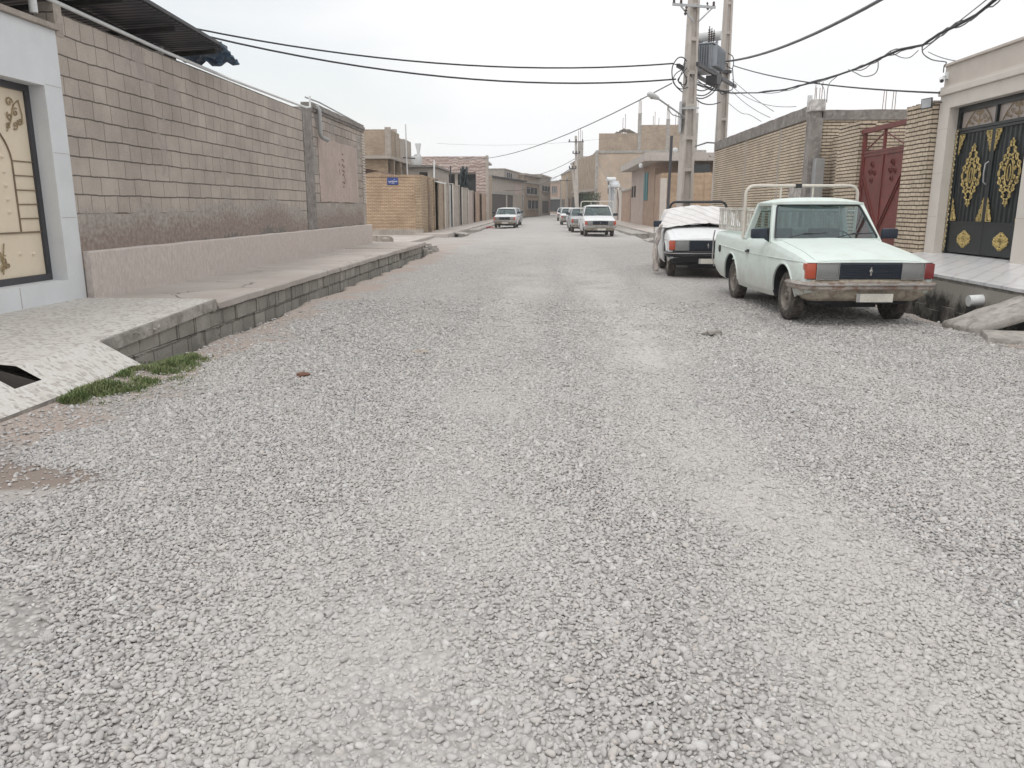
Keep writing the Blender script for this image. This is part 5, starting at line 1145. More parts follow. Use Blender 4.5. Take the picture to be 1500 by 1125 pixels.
for i, (x, w, z1) in enumerate(((11.46, .42, 13.0), (15.0, .42, 12.3), (17.6, .4, 12.5), (18.42, .5, 13.0), (4.6, .8, 11.0))):
    yy = 103.95 if i < 4 else 121
    MB().box(x, x + w, yy, yy + .4, 8.56 if i < 4 else 8.21, z1).build('roof_column', M['kerbc'], uh)
    for k in range(3): MB().tube([(x + .06 + k * w * .35, yy + .2, z1), (x + .06 + k * w * .35, yy + .2, z1 + 1.5 + .3 * (k % 2))], .03, 4).build('rebar', M['rust'], uh)
for x in (9.6, 9.9, 13.4, 13.6, 14.1, 16.2, 16.5): MB().tube([(x, 104.5, 8.6), (x, 104.5, 12.9 + .4 * math.sin(x * 7))], .03, 4).build('rebar', M['rust'], uh)
b = MB(); P = [[(8.6 + 2.7 * i / 12, 104.4 + .5 * j, 10.6 + .55 * math.sin(math.pi * i / 12) * (1 - .2 * j) + .25 * mnoise.noise(Vector((i * .7, j, 0)))) for i in range(13)] for j in range(4)]
b.grid(P); o = solo(b, 'plastic_sheet', pbr('dusty_white_sheet', (.55, .52, .49), var=.35, scale=3), (9, 104.4, 10.6), 'dusty pale sheet bunched on the roof of the unfinished house', 'plastic sheet', smooth=60); o.modifiers.new('thick', 'SOLIDIFY').thickness = .05
# flat-roofed brick house with eaves
fh = wthing('brick_house', (WA + .2, 53, .15), 'flat-roofed brick house with deep concrete eaves and a narrow turquoise window', 'house')
X2 = 7.32
b = MB(); b.box(X2, 20, 55.2, 70, .15, 4.42); b.build('wall', M['pbrick'], fh)
b = MB(); b.box(6.35, 21, 53.0, 70.2, 4.423, 4.92); b.build('roof_slab', M['sidewalk'], fh)
b = MB(); b.box(X2 - .012, X2 - .002, 61.2, 69.9, .2, 4.40); b.build('render_panel', M['plaster_pink'], fh)
wd = MB().box(X2 - .05, X2 - .014, 58.7, 60.9, 2.0, 3.95).build('window', M['teal'], fh)
b = MB(); b.box(X2 - .07, X2 - .052, 59.75, 59.85, 2.0, 3.95); b.build('mullion', M['gate_frame'], wd)
b = MB(); b.box(9.0, 11.0, 55.16, 55.19, 3.55, 4.3); b.build('window', M['glass_dark'], fh)
for yy in (66.5, 68.3): MB().box(X2 - .06, X2 - .014, yy, yy + .9, 2.3, 3.2).build('window', M['dark'], fh)
b = MB(); b.lathe([(0, 0), (.13, .03), (.16, .15), (.1, .3), (0, .34)], (6.3, 54.6, 4.35), (0, 0, -1), 12); solo(b, 'globe_lamp', M['whitepvc'], (6.3, 54.6, 4.3), 'small white globe lamp on the edge of the concrete eaves', 'lamp', smooth=60)
b = MB(); b.lathe([(0, 0), (.13, .03), (.16, .15), (.1, .3), (0, .34)], (8.3, 53.2, 5.25), (0, 0, -1), 12); solo(b, 'globe_lamp', M['whitepvc'], (8.3, 53.2, 5.0), 'small white globe lamp on top of the flat concrete roof', 'lamp', smooth=60)
# yard wall in front of it
yw = wthing('brick_wall', (X2, 52, .15), 'lower orange-pink brick yard wall in front of the flat-roofed house', 'wall')
b = MB(); b.box(X2 + .02, 18, 52.0, 52.25, .15, 3.62); b.build('wall', M['obrick'], yw)
b = MB(); b.box(X2 - .02, X2 + .35, 51.9, 52.3, .15, 3.3); b.build('post', M['cream_in'], yw)
b = MB(); b.box(X2 + .02, X2 + .25, 52.31, 55.15, .15, 3.6); b.build('side_wall', M['pbrick'], yw)
b = MB(); b.box(10.05, 10.4, 51.95, 52.0, .15, 3.65); b.build('pier', M['obrick'], yw)
for a0, a1, h, mt, lab in ((70.3, 78.5, 2.95, 'pbrick', 'pink brick yard wall left of the flat-roofed house'), (78.6, 81.5, 3.2, 'cream_stone', 'cream stone gate pier next to the pink yard wall'), (84.0, 86.2, 3.4, 'cream_stone', 'cream stone pier on the left of the arched gate'), (92.2, 95, 4.0, 'white_stone', 'whitish stone pier of the tall portal in the right row')):
    o = wthing('wall', (X2, a0, .15), lab, 'wall'); MB().box(X2 - .02, X2 + .3, a0, a1, .15, h).build('panel', M[mt], o); MB().box(X2 - .08, X2 + .34, a0, a1, h + .003, h + .14).build('coping', M['kerbc'], o)
o = wthing('gate', (X2, 82.7, .2), 'brown arched gate in the right row beyond the pink yard wall', 'gate')
b = MB(); b.poly([(X2 + .1, 81.55, .2), (X2 + .1, 83.95, .2)] + [(X2 + .1, 82.75 + 1.2 * math.cos(a), 2.4 + .9 * math.sin(a)) for a in np.linspace(0, math.pi, 12)], (.06, 0, 0)); b.build('leaf', M['rust'], o)
b = MB(); b.tube([(X2 + .02, 82.75 + 1.25 * math.cos(a), 2.4 + .95 * math.sin(a)) for a in np.linspace(0, math.pi, 14)], .09, 6); b.build('arch', M['cream_stone'], o)
o = wthing('portal', (X2, 89, .2), 'white stone portal with a flat cornice in the right row', 'portal')
for yy in (86.4, 88.3, 90.4): MB().box(X2 - .1, X2 + .4, yy, yy + .8, .2, 3.6).build('column', M['white_stone'], o)
b = MB(); b.box(X2 - .35, X2 + .5, 86.3, 92.1, 3.603, 3.95, .04); b.box(X2 - .2, X2 + .4, 86.8, 91.6, 3.96, 4.25); b.build('cornice', M['white_stone'], o)
b = MB(); b.box(X2 + .2, X2 + .3, 86.4, 91.2, .2, 3.6); b.build('recess_wall', M['dim'], o)
o = wthing('water_tank', (8.2, 92, 3), 'white horizontal water tank above the stone portal', 'water tank')
b = MB(); b.lathe([(0, -.55), (.2, -.53), (.26, -.45), (.26, .45), (.2, .53), (0, .55)], (7.35, 92.5, 4.58), (1, 0, 0), 18); b.build('tank', M['whitepvc'], o, 40)
b = MB(); b.box(7.0, 7.08, 92.3, 92.7, 3.0, 4.35); b.box(7.6, 7.68, 92.3, 92.7, 3.0, 4.35); b.build('stand', M['gate_frame'], o)
# far utility poles
def far_pole(xb, yb, xt, yt, Yd, w, arms, label):
    A, B_ = at(xb, yb, Yd), at(xt, yt, Yd); A.z = -.2
    o = wthing('utility_pole', tuple(A), label, 'utility pole', 'utility poles far down the street')
    MB().bar(A, B_, w, w, up=(0, 1, 0), w2=w * .65, h2=w * .65).build('shaft', M['pole'], o)
    for (y_, w_) in arms:
        c = A.lerp(B_, (y_ - yb) / (yt - yb)); b = MB(); b.box(c.x - w_ / 2, c.x + w_ / 2, c.y - .3, c.y - .22, c.z - .05, c.z + .05)
        b.build('crossarm', M['gate_frame'], o)
        for k in (-1, 0, 1): MB().lathe([(.04, 0), (.1, .08), (.05, .14), (.09, .2), (0, .3)], (c.x + k * w_ * .42, c.y - .26, c.z + .05), (0, 0, 1), 8).build('insulator', M['porcelain'], o, 60)
    return o
far_pole(846, 312, 843.5, 199, 100, .42, ((207, 1.9), (222, .9)), 'tallest far pole with a long crossarm in front of the tan house')
far_pole(847, 312, 838, 240, 88, .30, ((246, .8),), 'dark leaning pole left of the parked white pickup')
far_pole(831, 312, 830.5, 258, 150, .42, ((264, 3.0),), 'small far pole with a crossarm near the yellowish house')
far_pole(822, 312, 821, 265, 160, .38, (), 'thin pale pole in front of the road end')
far_pole(973, 309, 873, 178, 76, .10, (), 'x') if False else None
b = MB(); b.box(4.55, 4.95, 101, 101.4, .1, 9.5); solo(b, 'tall_pier', M['kerbc'], (4.75, 101.2, .1), 'square concrete pier in front of the unfinished house', 'pier') if False else None
pipe('guy_wire', [at(873, 232, 98), at(901, 283, 78)], .03, M['cable_g'], 'slanting guy wire in front of the tan unfinished house', 'wire')
for k, (a, c, sg, r_) in enumerate((((715, 256, 110), (843, 232, 100), 1.2, .03), ((716, 274, 112), (838, 245, 88), 1.3, .025), ((770, 262, 140), (838, 249, 88), .6, .025), ((640, 210, 100), (975, 190, 98), .8, .012))):
    wire(cat(at(*a), at(*c), sg), r_, ('topmost far wire crossing the street to the tall far pole', 'long low far wire ending at the leaning pole', 'short low far wire ending at the leaning pole', 'very faint high wire crossing above the far houses')[k], 'cable_g', 'far wires crossing the street')
# bushy tree by the far pickups
tr = empty('tree', (5.0, 92, 0), 0, 'small dark tree standing behind the row of parked cars', 'tree')
b = MB(); b.tube([(0, 0, 0), (.05, 0, .9), (0, .1, 1.7), (.2, 0, 2.4)], [.12, .09, .07, .04], 7); b.tube([(0, 0, .9), (-.4, .1, 1.7), (-.7, 0, 2.3)], [.06, .04, .02], 6); b.tube([(0, 0, 1.1), (.5, -.1, 1.8), (.8, 0, 2.2)], [.06, .04, .02], 6); b.build('trunk', M['trunk'], tr, 60)
b = MB()
for i in range(2600):
    a, e, r_ = random.uniform(0, 6.28), random.gauss(0, .5), random.random() ** .5; q = Vector((1.2 * r_ * math.cos(a), 1.2 * r_ * math.sin(a), 2.2 + .95 * r_ * math.sin(e * 2)))
    if mnoise.noise(q * 1.6) < -.12: continue
    s_ = random.uniform(.05, .11); u = Vector((random.gauss(0, 1), random.gauss(0, 1), random.gauss(0, 1))).normalized(); v = u.orthogonal().normalized(); b.add([q - u * s_, q + v * s_ * .5, q + u * s_, q - v * s_ * .5], [(0, 1, 2, 3)])
b.build('crown', M['leaf'], tr, recalc=False)
b = MB(); P = [[(-4.45 + .09 * i + .02 * mnoise.noise(Vector((i, j, 0))), 57.3 + .12 * j, .03 + .10 * abs(math.sin(i * 1.1 + j)) * (1 - abs(i - 4) / 6)) for i in range(9)] for j in range(6)]
b.grid(P); solo(b, 'cloth', M['redcloth'], (-4.1, 57.5, 0), 'red cloth crumpled on the ground beside the parked white car on the left', 'cloth', smooth=70).modifiers.new('thick', 'SOLIDIFY').thickness = .02
# ------------------------------------------------------------------ vehicles
def carpaint(name, col, dirt=.5, rough=.35):
    t = NT(name); p = t.obj(); n = t.noise(p, 3.5, 6, .65).outputs['Fac']; z = t.n('SeparateXYZ', {0: p}).outputs[2]; f = t.noise(p, 26, 4, .7).outputs['Fac']
    d = t.ma('MULTIPLY', t.rng(t.ma('ADD', z, t.rng(n, .3, .7, -.14, .14)), .62, .30, 0, dirt), t.rng(f, .3, .6, .6, 1))
    fine = t.rng(n, .5, .75, 0, .22 * dirt / .5)
    c = t.mix(t.ma('MAXIMUM', d, fine), (*col, 1), (.36, .31, .255, 1))
    chips = t.rng(t.noise(p, 7, 9, .8).outputs['Fac'], .665, .69); c = t.mix(t.ma('MULTIPLY', chips, .65), c, (.17, .10, .07, 1))
    return t.set(col=c, rough=t.rng(n, .3, .7, rough, rough + .2), spec=.5, normal=t.bump(t.noise(p, 2.3, 2, .5).outputs['Fac'], .35, .03, t.bump(f, .04, .002)))
M['p_mint'] = carpaint('pale_green_white_paint', (.62, .695, .66), .6)
M['p_white'] = carpaint('white_car_paint', (.68, .69, .70), .4)
M['p_silver'] = carpaint('silver_car_paint', (.42, .43, .44), .3)
M['tyre'] = pbr('dusty_rubber', (.075, .068, .062), rough=.9, var=.45, scale=6, bump=.3, bs=60, local=True, tint=(.16, .14, .12, 1))
M['rim'] = pbr('dusty_steel_rim', (.24, .215, .19), rough=.6, var=.35, scale=8, metal=.2, local=True)
M['black_trim'] = pbr('black_trim', (.025, .026, .03), rough=.5, var=.3, local=True, spec=.4)
M['grille'] = pbr('blue_grey_grille', (.035, .045, .065), rough=.5, var=.3, local=True, spec=.4)
M['bumper'] = pbr('worn_bumper_steel', (.42, .385, .35), rough=.42, metal=.35, var=.4, scale=5, local=True, spec=.5, tint=(.24, .15, .11, 1))
M['chrome'] = pbr('dull_chrome', (.55, .54, .53), rough=.25, metal=.8, var=.25, scale=6, local=True)
M['valance'] = pbr('dirty_valance', (.47, .42, .34), rough=.7, var=.35, scale=5, local=True, tint=(.27, .22, .18, 1))
M['lens'] = None
t = NT('headlamp_glass'); p = t.obj(); w_ = t.ma('SINE', t.ma('MULTIPLY', t.n('SeparateXYZ', {0: p}).outputs[0], 260.0))
M['lens'] = t.set(col=(.20, .205, .205), rough=.18, spec=.7, coat=.5, normal=t.bump(w_, .3, .003))
M['amber'] = NT('amber_lens').set(col=(.42, .07, .03), rough=.3, spec=.6, coat=.4)
M['red_lens'] = NT('red_lens').set(col=(.20, .03, .03), rough=.25, spec=.6, coat=.4)
M['rack'] = pbr('cream_rack_paint', (.60, .56, .50), rough=.5, var=.15, local=True, spec=.4)
M['slat'] = pbr('chalky_white_slats', (.62, .61, .57), rough=.7, var=.22, scale=5, local=True, tint=(.42, .36, .30, 1))
M['seat'] = pbr('grey_seat_cloth', (.07, .07, .075), rough=.9, var=.3, local=True)
M['plate'] = pbr('dusty_plate', (.60, .58, .52), rough=.5, var=.15, local=True)
M['tarp'] = None
t = NT('white_sack_cloth'); p = t.obj(); n = t.noise(p, 4, 5).outputs['Fac']; w_ = t.n('TexWave', {'Vector': p, 'Scale': 2.2, 'Distortion': 2.0, 'Detail': 2.0}, wave_type='BANDS', bands_direction='DIAGONAL').outputs['Fac']
M['tarp'] = t.set(col=t.mix(t.rng(w_, .80, .98, 0, .38), t.mix(t.rng(n, .35, .65), (.60, .585, .575, 1), (.70, .69, .68, 1)), (.34, .33, .33, 1)), rough=.8, normal=t.bump(n, .3, .02))  # grey diagonal bands paint the shade of the quilting wrinkles into the colour
t = NT('car_glass'); t.t.nodes.remove(t.b); om = t.t.nodes['Material Output']
tr_ = t.n('BsdfTransparent', {0: (.62, .70, .70, 1)}); gl = t.n('BsdfGlossy', {'Color': (.9, .95, .95, 1), 'Roughness': .03}); fr = t.n('LayerWeight', {0: .5})
mxs = t.n('MixShader', {0: t.ma('ADD', t.ma('MULTIPLY', t.ma('POWER', fr.outputs['Facing'], 3.5), .8), .07, clamp=True), 1: tr_.outputs[0], 2: gl.outputs[0]}); t.t.links.new(mxs.outputs[0], om.inputs[0]); M['glass'] = t.m

#          y     hw    zt    zs(shoulder) zb
ST_P = [(-1.985, .775, .815, .80, .44), (-1.95, .805, .845, .81, .42), (-1.5, .815, .935, .88, .33), (-1.0, .82, 1.0, .945, .28), (-.62, .82, 1.045, .99, .26), (.0, .82, 1.05, 1.005, .26), (.62, .82, 1.055, 1.01, .26), (1.2, .82, 1.075, 1.045, .27), (2.0, .815, 1.095, 1.07, .32), (2.33, .805, 1.095, 1.07, .40), (2.36, .78, 1.08, 1.05, .44)]
ST_S = [(-1.985, .775, .80, .785, .44), (-1.95, .805, .83, .80, .42), (-1.5, .815, .88, .84, .33), (-.62, .82, .965, .92, .26), (.6, .82, .965, .92, .26), (1.3, .82, .96, .92, .27), (1.9, .81, .94, .90, .33), (2.18, .80, .90, .87, .42), (2.21, .77, .88, .85, .46)]
def interp(ST, y):
    if y <= ST[0][0]: return ST[0][1:]
    for a, c in zip(ST[:-1], ST[1:]):
        if y <= c[0]:
            k = (y - a[0]) / (c[0] - a[0]); return tuple(p + (q - p) * k for p, q in zip(a[1:], c[1:]))
    return ST[-1][1:]
def prof(ST, y):
    hw, zt, zs, zb = interp(ST, y)
    P = [(0, zt), (.3, zt - .002), (.6, zt - .008), (.78, zt - .018), (.88, zt - .032), (.945, (zt + zs) / 2 - .025), (.978, zs - .045), (.990, zs - .075), (.994, zs - .11), (1.004, zs - .135), (1.008, .62), (1.0, .50), (.98, zb + .06), (.95, zb), (.5, zb), (0, zb)]
    return [(x * hw, z) for x, z in P]
def side_x(ST, y, z):
    P = prof(ST, y)[5:14]
    for a, c in zip(P[:-1], P[1:]):
        if a[1] >= z >= c[1]: k = (a[1] - z) / (a[1] - c[1] + 1e-9); return a[0] + (c[0] - a[0]) * k
    return P[0][0] if z > P[0][1] else P[-1][0]
def top_z(ST, x, y):
    P = prof(ST, y)[:8]; x = abs(x)
    for a, c in zip(P[:-1], P[1:]):
        if a[0] <= x <= c[0]: k = (x - a[0]) / (c[0] - a[0] + 1e-9); return a[1] + (c[1] - a[1]) * k
    return P[-1][1]
AXF, AXR, WR_ = -1.245, 1.245, .318

def body_mesh(name, ST, paint, parent, bed):
    yy = [s_[0] for s_ in ST]; ys_ = sorted(set([round(v, 3) for v in yy] + [round(v, 3) for v in np.arange(-1.9, yy[-1] - .05, .12)]))
    P = []
    for y in ys_:
        h = prof(ST, y); ring = [(x, y, z) for x, z in h] + [(-x, y, z) for x, z in h[-2:0:-1]]; P.append(ring)
    b = MB(); n = len(P[0]); vs = [p_ for r_ in P for p_ in r_]
    fs = [(i * n + j, i * n + (j + 1) % n, (i + 1) * n + (j + 1) % n, (i + 1) * n + j) for i in range(len(P) - 1) for j in range(n)]
    fs += [tuple(range(n))[::-1], tuple((len(P) - 1) * n + j for j in range(n))]; b.add(vs, fs)
    o = b.build(name, paint, parent, 38)
    cuts = []
    for y in (AXF, AXR):
        for sx in (-1, 1):
            c = MB(); c.tube([(sx * .50, y, WR_ + .03), (sx * 1.1, y, WR_ + .03)], .395, 40); c.box(sx * .50, sx * 1.0, y - .375, y + .375, -.2, WR_ - .02) if False else None
            cuts.append(c.build('cut', M['black_trim']))
    if bed: cuts.append(MB().box(-.72, .72, .72, 2.28, .62, 1.3).build('cut', M['black_trim']))
    if bed is not None:   # hollow cab so that one sees inside
        cuts.append(MB().box(-.70, .70, -.50, (.60 if bed else 1.15), .42, 1.4).build('cut', M['black_trim']))
    for c in cuts:
        c.parent = parent; m_ = o.modifiers.new('b', 'BOOLEAN'); m_.object = c; m_.operation = 'DIFFERENCE'; m_.solver = 'EXACT'
    dg = bpy.context.evaluated_depsgraph_get(); me = bpy.data.meshes.new_from_object(o.evaluated_get(dg)); o.modifiers.clear(); o.data = me
    me.materials.clear(); me.materials.append(paint); 
    me.materials.append(M['black_trim'])
    for pl in me.polygons:
        c_ = pl.center; pl.material_index = 1 if any(math.hypot(c_.y - a_, c_.z - WR_ - .03) < .40 and abs(c_.x) < .79 for a_ in (AXF, AXR)) and abs(c_.x) > .45 else 0
    me.shade_smooth(); me.set_sharp_from_angle(angle=R(38))
    for c in cuts: bpy.data.objects.remove(c)
    return o
def conform_side(ST, sx, y0, y1, z0, z1, off, ny=10, nz=12):
    b = MB(); P = [[(sx * (side_x(ST, y0 + (y1 - y0) * i / ny, z0 + (z1 - z0) * j / nz) + off), y0 + (y1 - y0) * i / ny, z0 + (z1 - z0) * j / nz) for j in range(nz + 1)] for i in range(ny + 1)]
    b.grid(P)
    Q = [[(p_[0] - sx * .006, p_[1], p_[2]) for p_ in r_] for r_ in P]
    for e in ([r_[0] for r_ in P], [r_[-1] for r_ in P]):
        b.grid([e, [(p_[0] - sx * .02, p_[1], p_[2]) for p_ in e]])
    for e in (P[0], P[-1]): b.grid([e, [(p_[0] - sx * .02, p_[1], p_[2]) for p_ in e]])
    return b
def wheel(parent, x, y, sx):
    b = MB(); w = .165
    pf = [(.20, -.06), (.205, -.078), (.24, -.085), (.285, -.082), (.307, -.068), (.315, -.05), (.318, -.02), (.318, .02), (.315, .05), (.307, .068), (.285, .082), (.24, .085), (.205, .078), (.20, .06)]
    b.lathe(pf, (x, y, WR_), (sx, 0, 0), 36)
    for k in range(48):   # tread blocks
        a = k / 48 * 6.283; c_, s_ = math.cos(a), math.sin(a)
        for dx in (-.048, .0, .048):
            q = Vector((x + dx, y + c_ * .317, WR_ + s_ * .317)); t_ = Vector((0, -s_, c_)) * .013; n_ = Vector((0, c_, s_)) * .006; w_ = Vector((.019, 0, 0))
            b.add([q - t_ - w_, q + t_ - w_, q + t_ + w_, q - t_ + w_, q - t_ * .8 - w_ + n_, q + t_ * .8 - w_ + n_, q + t_ * .8 + w_ + n_, q - t_ * .8 + w_ + n_], [(4, 5, 6, 7), (0, 1, 5, 4), (1, 2, 6, 5), (2, 3, 7, 6), (3, 0, 4, 7)])
    wh = b.build('wheel', M['tyre'], parent, 40)
    b = MB(); b.lathe([(.205, .070), (.195, .078), (.185, .068), (.178, .03), (.150, .015), (.12, .035), (.09, .055), (.065, .060), (.06, .045), (.045, .045), (.042, .075), (.03, .085), (0, .086)], (x, y, WR_), (sx, 0, 0), 32)
    b.lathe([(.2, -.06), (.0, -.05)], (x, y, WR_), (sx, 0, 0), 24)
    for k in range(4):
        a = k * 1.571 + .4; b.lathe([(.011, 0), (.011, .018), (0, .02)], (x + sx * .047, y + .056 * math.cos(a), WR_ + .056 * math.sin(a)), (sx, 0, 0), 6)
    b.build('rim', M['rim'], wh, 40)
    b = MB()
    for k in range(10):
        a = k * .6283; b.lathe([(.013, 0), (.0, .001)], (x + sx * .030, y + .135 * math.cos(a), WR_ + .135 * math.sin(a)), (sx, 0, 0), 8)
    b.build('rim_slots', M['black_trim'], wh)
def quadpane(b, q, th, n=1):
    q = [Vector(v) for v in q]; nn = (q[1] - q[0]).cross(q[3] - q[0]).normalized() * th
    b.add([*q, *[v + nn for v in q]], [(0, 1, 2, 3), (7, 6, 5, 4), (0, 4, 5, 1), (1, 5, 6, 2), (2, 6, 7, 3), (3, 7, 4, 0)])
def roundquad(q, r, n=6):
    """corner-rounded outline of the quad q"""
    q = [Vector(v) for v in q]; out = []
    for i in range(4):
        p0, p1, p2 = q[i - 1], q[i], q[(i + 1) % 4]; a = p1 + (p0 - p1).normalized() * r; c = p1 + (p2 - p1).normalized() * r
        for j in range(n + 1): t_ = j / n; out.append(a * (1 - t_) ** 2 + 2 * p1 * t_ * (1 - t_) + c * t_ * t_)
    return out

def make_car(name, label, kind, paint, loc, rz, group=None, rack=True, front='rack', cover=False, lod=0, rollbar='cream'):
    ST = ST_P if kind == 'pickup' else ST_S
    o = empty(name, loc, rz, label, 'pickup truck' if kind == 'pickup' else 'car', group)
    P_ = M[paint]; pick = kind == 'pickup'
    body_mesh('body', ST, P_, o, True if pick else False)
    # bonnet, doors and arch lips stand a little proud so that their seams show
    b = MB(); n, m = 14, 12; G_ = []
    for i in range(n + 1):
        y = -1.972 + 1.33 * i / n; w = .665 if i else .64; G_.append([(w * (2 * j / m - 1), y, top_z(ST, w * (2 * j / m - 1), y) + .009 + (.004 if 4 < j < 8 else 0)) for j in range(m + 1)])
    b.grid(G_)
    for e in (G_[0], G_[-1], [r_[0] for r_ in G_], [r_[-1] for r_ in G_]): b.grid([e, [(q[0], q[1], q[2] - .02) for q in e]])
    b.build('bonnet', P_, o, 40)
    dy0, dy1 = (-.60, .47) if pick else (-.60, .30)
    doors = [(dy0, dy1)] + ([] if pick else [(.315, 1.0)])
    for sx in (-1, 1):
        for (a0, a1) in doors:
            d_ = conform_side(ST, sx, a0, a1, .33, .985 if pick else .91, .005).build('door', P_, o, 40)
            hy = a1 - .14; hz = .82
            b = MB(); b.box(sx * .83, sx * .865, hy - .05, hy + .05, hz - .012, hz + .012, .004); b.box(sx * .822, sx * .832, hy - .07, hy + .07, hz - .03, hz + .03); b.build('handle', M['black_trim'], d_)
        for y in (AXF, AXR):
            b = MB(); b.tube([(sx * (side_x(ST, y + .40 * math.cos(a), max(.34, WR_ + .03 + .40 * math.sin(a))) + .0), y + .40 * math.cos(a), WR_ + .03 + .40 * math.sin(a)) for a in np.linspace(.0, math.pi, 22)], .016, 6); b.build('wheel_arch', P_, o, 60)
            wheel(o, sx * .68, y, sx)
        b = MB(); b.tube([(sx * (side_x(ST, y, .80) + .004), y, .80 + (.03 if y > .5 else .0) * (y - .5)) for y in np.linspace(-1.85, 2.1, 20)], .007, 5); b.build('side_crease', P_, o, 60)
    # cab
    by = -.60; ty = -.16; bz = interp(ST, by)[1] - .015; tz = (1.515 if not cover else 1.36) if pick else 1.37; rz1 = tz
    ry_t, ry_b = (.53, .62) if pick else (1.02, 1.42)
    wb, wt_ = .73, .595
    A0 = lambda s_: Vector((s_ * (wb + .03), by + .06, bz - .05)); A1 = lambda s_: Vector((s_ * (wt_ + .03), ty + .03, tz)); R0 = lambda s_: Vector((s_ * (wb + .04), ry_b, bz - .03)); R1 = lambda s_: Vector((s_ * (wt_ + .03), ry_t, tz))
    b = MB()
    for s_ in (-1, 1):
        b.bar(A0(s_), A1(s_), .065, .05, up=(0, 1, .6)); b.bar(R0(s_), R1(s_), .10 if pick else .08, .07, up=(1, 0, 0), w2=.07)
        if not pick: b.bar((s_ * (wb + .05), .30, bz - .03), (s_ * (wt_ + .04), .30, tz), .06, .05, up=(1, 0, 0))
        b.bar(A1(s_), R1(s_), .055, .045)
    b.bar(A1(-1), A1(1), .06, .045); b.bar(R1(-1), R1(1), .06, .045)
    b.bar(Vector((-.72, by + .0, bz - .0)), Vector((.72, by + .0, bz - .0)), .10, .035)
    if pick: b.box(-.74, .74, ry_b - .02, ry_b + .05, .95, bz + .10)
    b.build('window_pillars', P_, o, 40)
    b = MB(); G_ = []; n = 16; y0, y1 = ty - .015, ry_t + .03
    for i in range(n + 1):
        v = -1 + 2 * i / n; row = []
        for j in range(17):
            u = -1 + 2 * j / 16; uu = math.sin(u * math.pi / 2); vv = math.sin(v * math.pi / 2)
            z = tz + .025 + .075 * (1 - abs(uu) ** 3.2) * (1 - .75 * abs(vv) ** 5)
            row.append((uu * (wt_ + .065), (y0 + y1) / 2 + vv * (y1 - y0) / 2 * (1 - .02 * uu * uu) - .04 * (1 - uu * uu) * (vv < 0) * abs(vv), z))
        G_.append(row)
    k = len(G_); b.grid(G_); b.grid([[(q[0], q[1], tz - .0) for q in r_] for r_ in G_])
    for e in (G_[0], G_[-1], [r_[0] for r_ in G_], [r_[-1] for r_ in G_]): b.grid([e, [(q[0], q[1], tz) for q in e]])
    b.build('roof', P_, o, 45)
    if not cover:
        ws = [A0(-1) + Vector((.03, -.02, .055)), A0(1) + Vector((-.03, -.02, .055)), A1(1) + Vector((-.03, -.02, -.01)), A1(-1) + Vector((.03, -.02, -.01))]
        oq = roundquad(ws, .07); nn = Vector((0, -1, .5)).normalized()
        w_ = MB(); w_.poly(oq, Vector((0, -.006, .003))); wsh = w_.build('windscreen', M['glass'], o)
        b = MB(); b.tube([v + nn * .008 for v in oq], .014, 6, closed=True); b.build('seal', M['black_trim'], wsh, 60)
        for x0 in ((-.55, .12) if not lod else ()):
            c0 = Vector((x0, by - .035, bz + .03)); up_ = (ws[3] - ws[0]).normalized(); c1 = c0 + Vector((.42, .0, 0)) + up_ * .06; 
            b = MB(); b.tube([c0 + Vector((0, -.0, 0)), c0.lerp(c1, .5) + nn * .03 + up_ * .03, c1 + nn * .02], .007, 5); b.tube([c0.lerp(c1, .45) + nn * .018 + up_ * .02, c1 + Vector((.1, 0, 0)) + nn * .016 + up_ * .015], .008, 5); b.build('wiper', M['black_trim'], wsh, 60)
        rq = [R0(-1) + Vector((.06, .0, .10)), R0(1) + Vector((-.06, .0, .10)), R1(1) + Vector((-.04, 0, -.02)), R1(-1) + Vector((.04, 0, -.02))]
        w_ = MB(); w_.poly(roundquad(rq, .05), (0, .005, 0)); w_.build('rear_window', M['glass'], o)
        if lod or not pick:
            for s_ in (-1, 1):
                q = [A0(s_) + Vector((-s_ * .0, .08, .07)), R0(s_) + Vector((0, -.06, .07)), R1(s_) + Vector((0, -.06, -.03)), A1(s_) + Vector((0, .05, -.03))]
                w_ = MB(); w_.poly([v - Vector((s_ * .01, 0, 0)) for v in q], (s_ * .005, 0, 0)); w_.build('side_window', M['glass'], o)
    # cabin interior
    b = MB(); b.box(-.68, .68, -.50, -.28, .62, .93, .03); b.build('dashboard', M['black_trim'], o)
    for s_ in (-1, 1):
        b = MB(); b.box(s_ * .12, s_ * .60, .0, .45, .50, .62, .04); b.hexa([(s_ * .12, .34, .6), (s_ * .60, .34, .6), (s_ * .60, .45, .6), (s_ * .12, .45, .6)], [(s_ * .14, .42, 1.16), (s_ * .58, .42, 1.16), (s_ * .58, .52, 1.16), (s_ * .14, .52, 1.16)]); b.build('seat', M['seat'], o)
    c = Vector((.36, -.17, .98)); ax = Vector((0, -.85, .5)).normalized(); a_ = Vector((1, 0, 0)); b_ = ax.cross(a_)
    b = MB(); b.tube([c + (a_ * math.cos(t_) + b_ * math.sin(t_)) * .18 for t_ in np.linspace(0, 6.283, 20, endpoint=False)], .013, 6, closed=True); b.tube([c - a_ * .17, c, c + a_ * .17], .012, 6); b.tube([c, c + Vector((0, -.16, -.12))], .02, 6); b.build('steering_wheel', M['black_trim'], o, 60)
    # nose
    fy = -1.988
    b = MB(); b.box(-.775, .775, fy - .004, fy + .03, .595, .80); b.build('front_panel', M['black_trim'], o)
    b = MB(); b.box(-.39, .39, fy - .016, fy - .006, .605, .79)
    nsl = 9
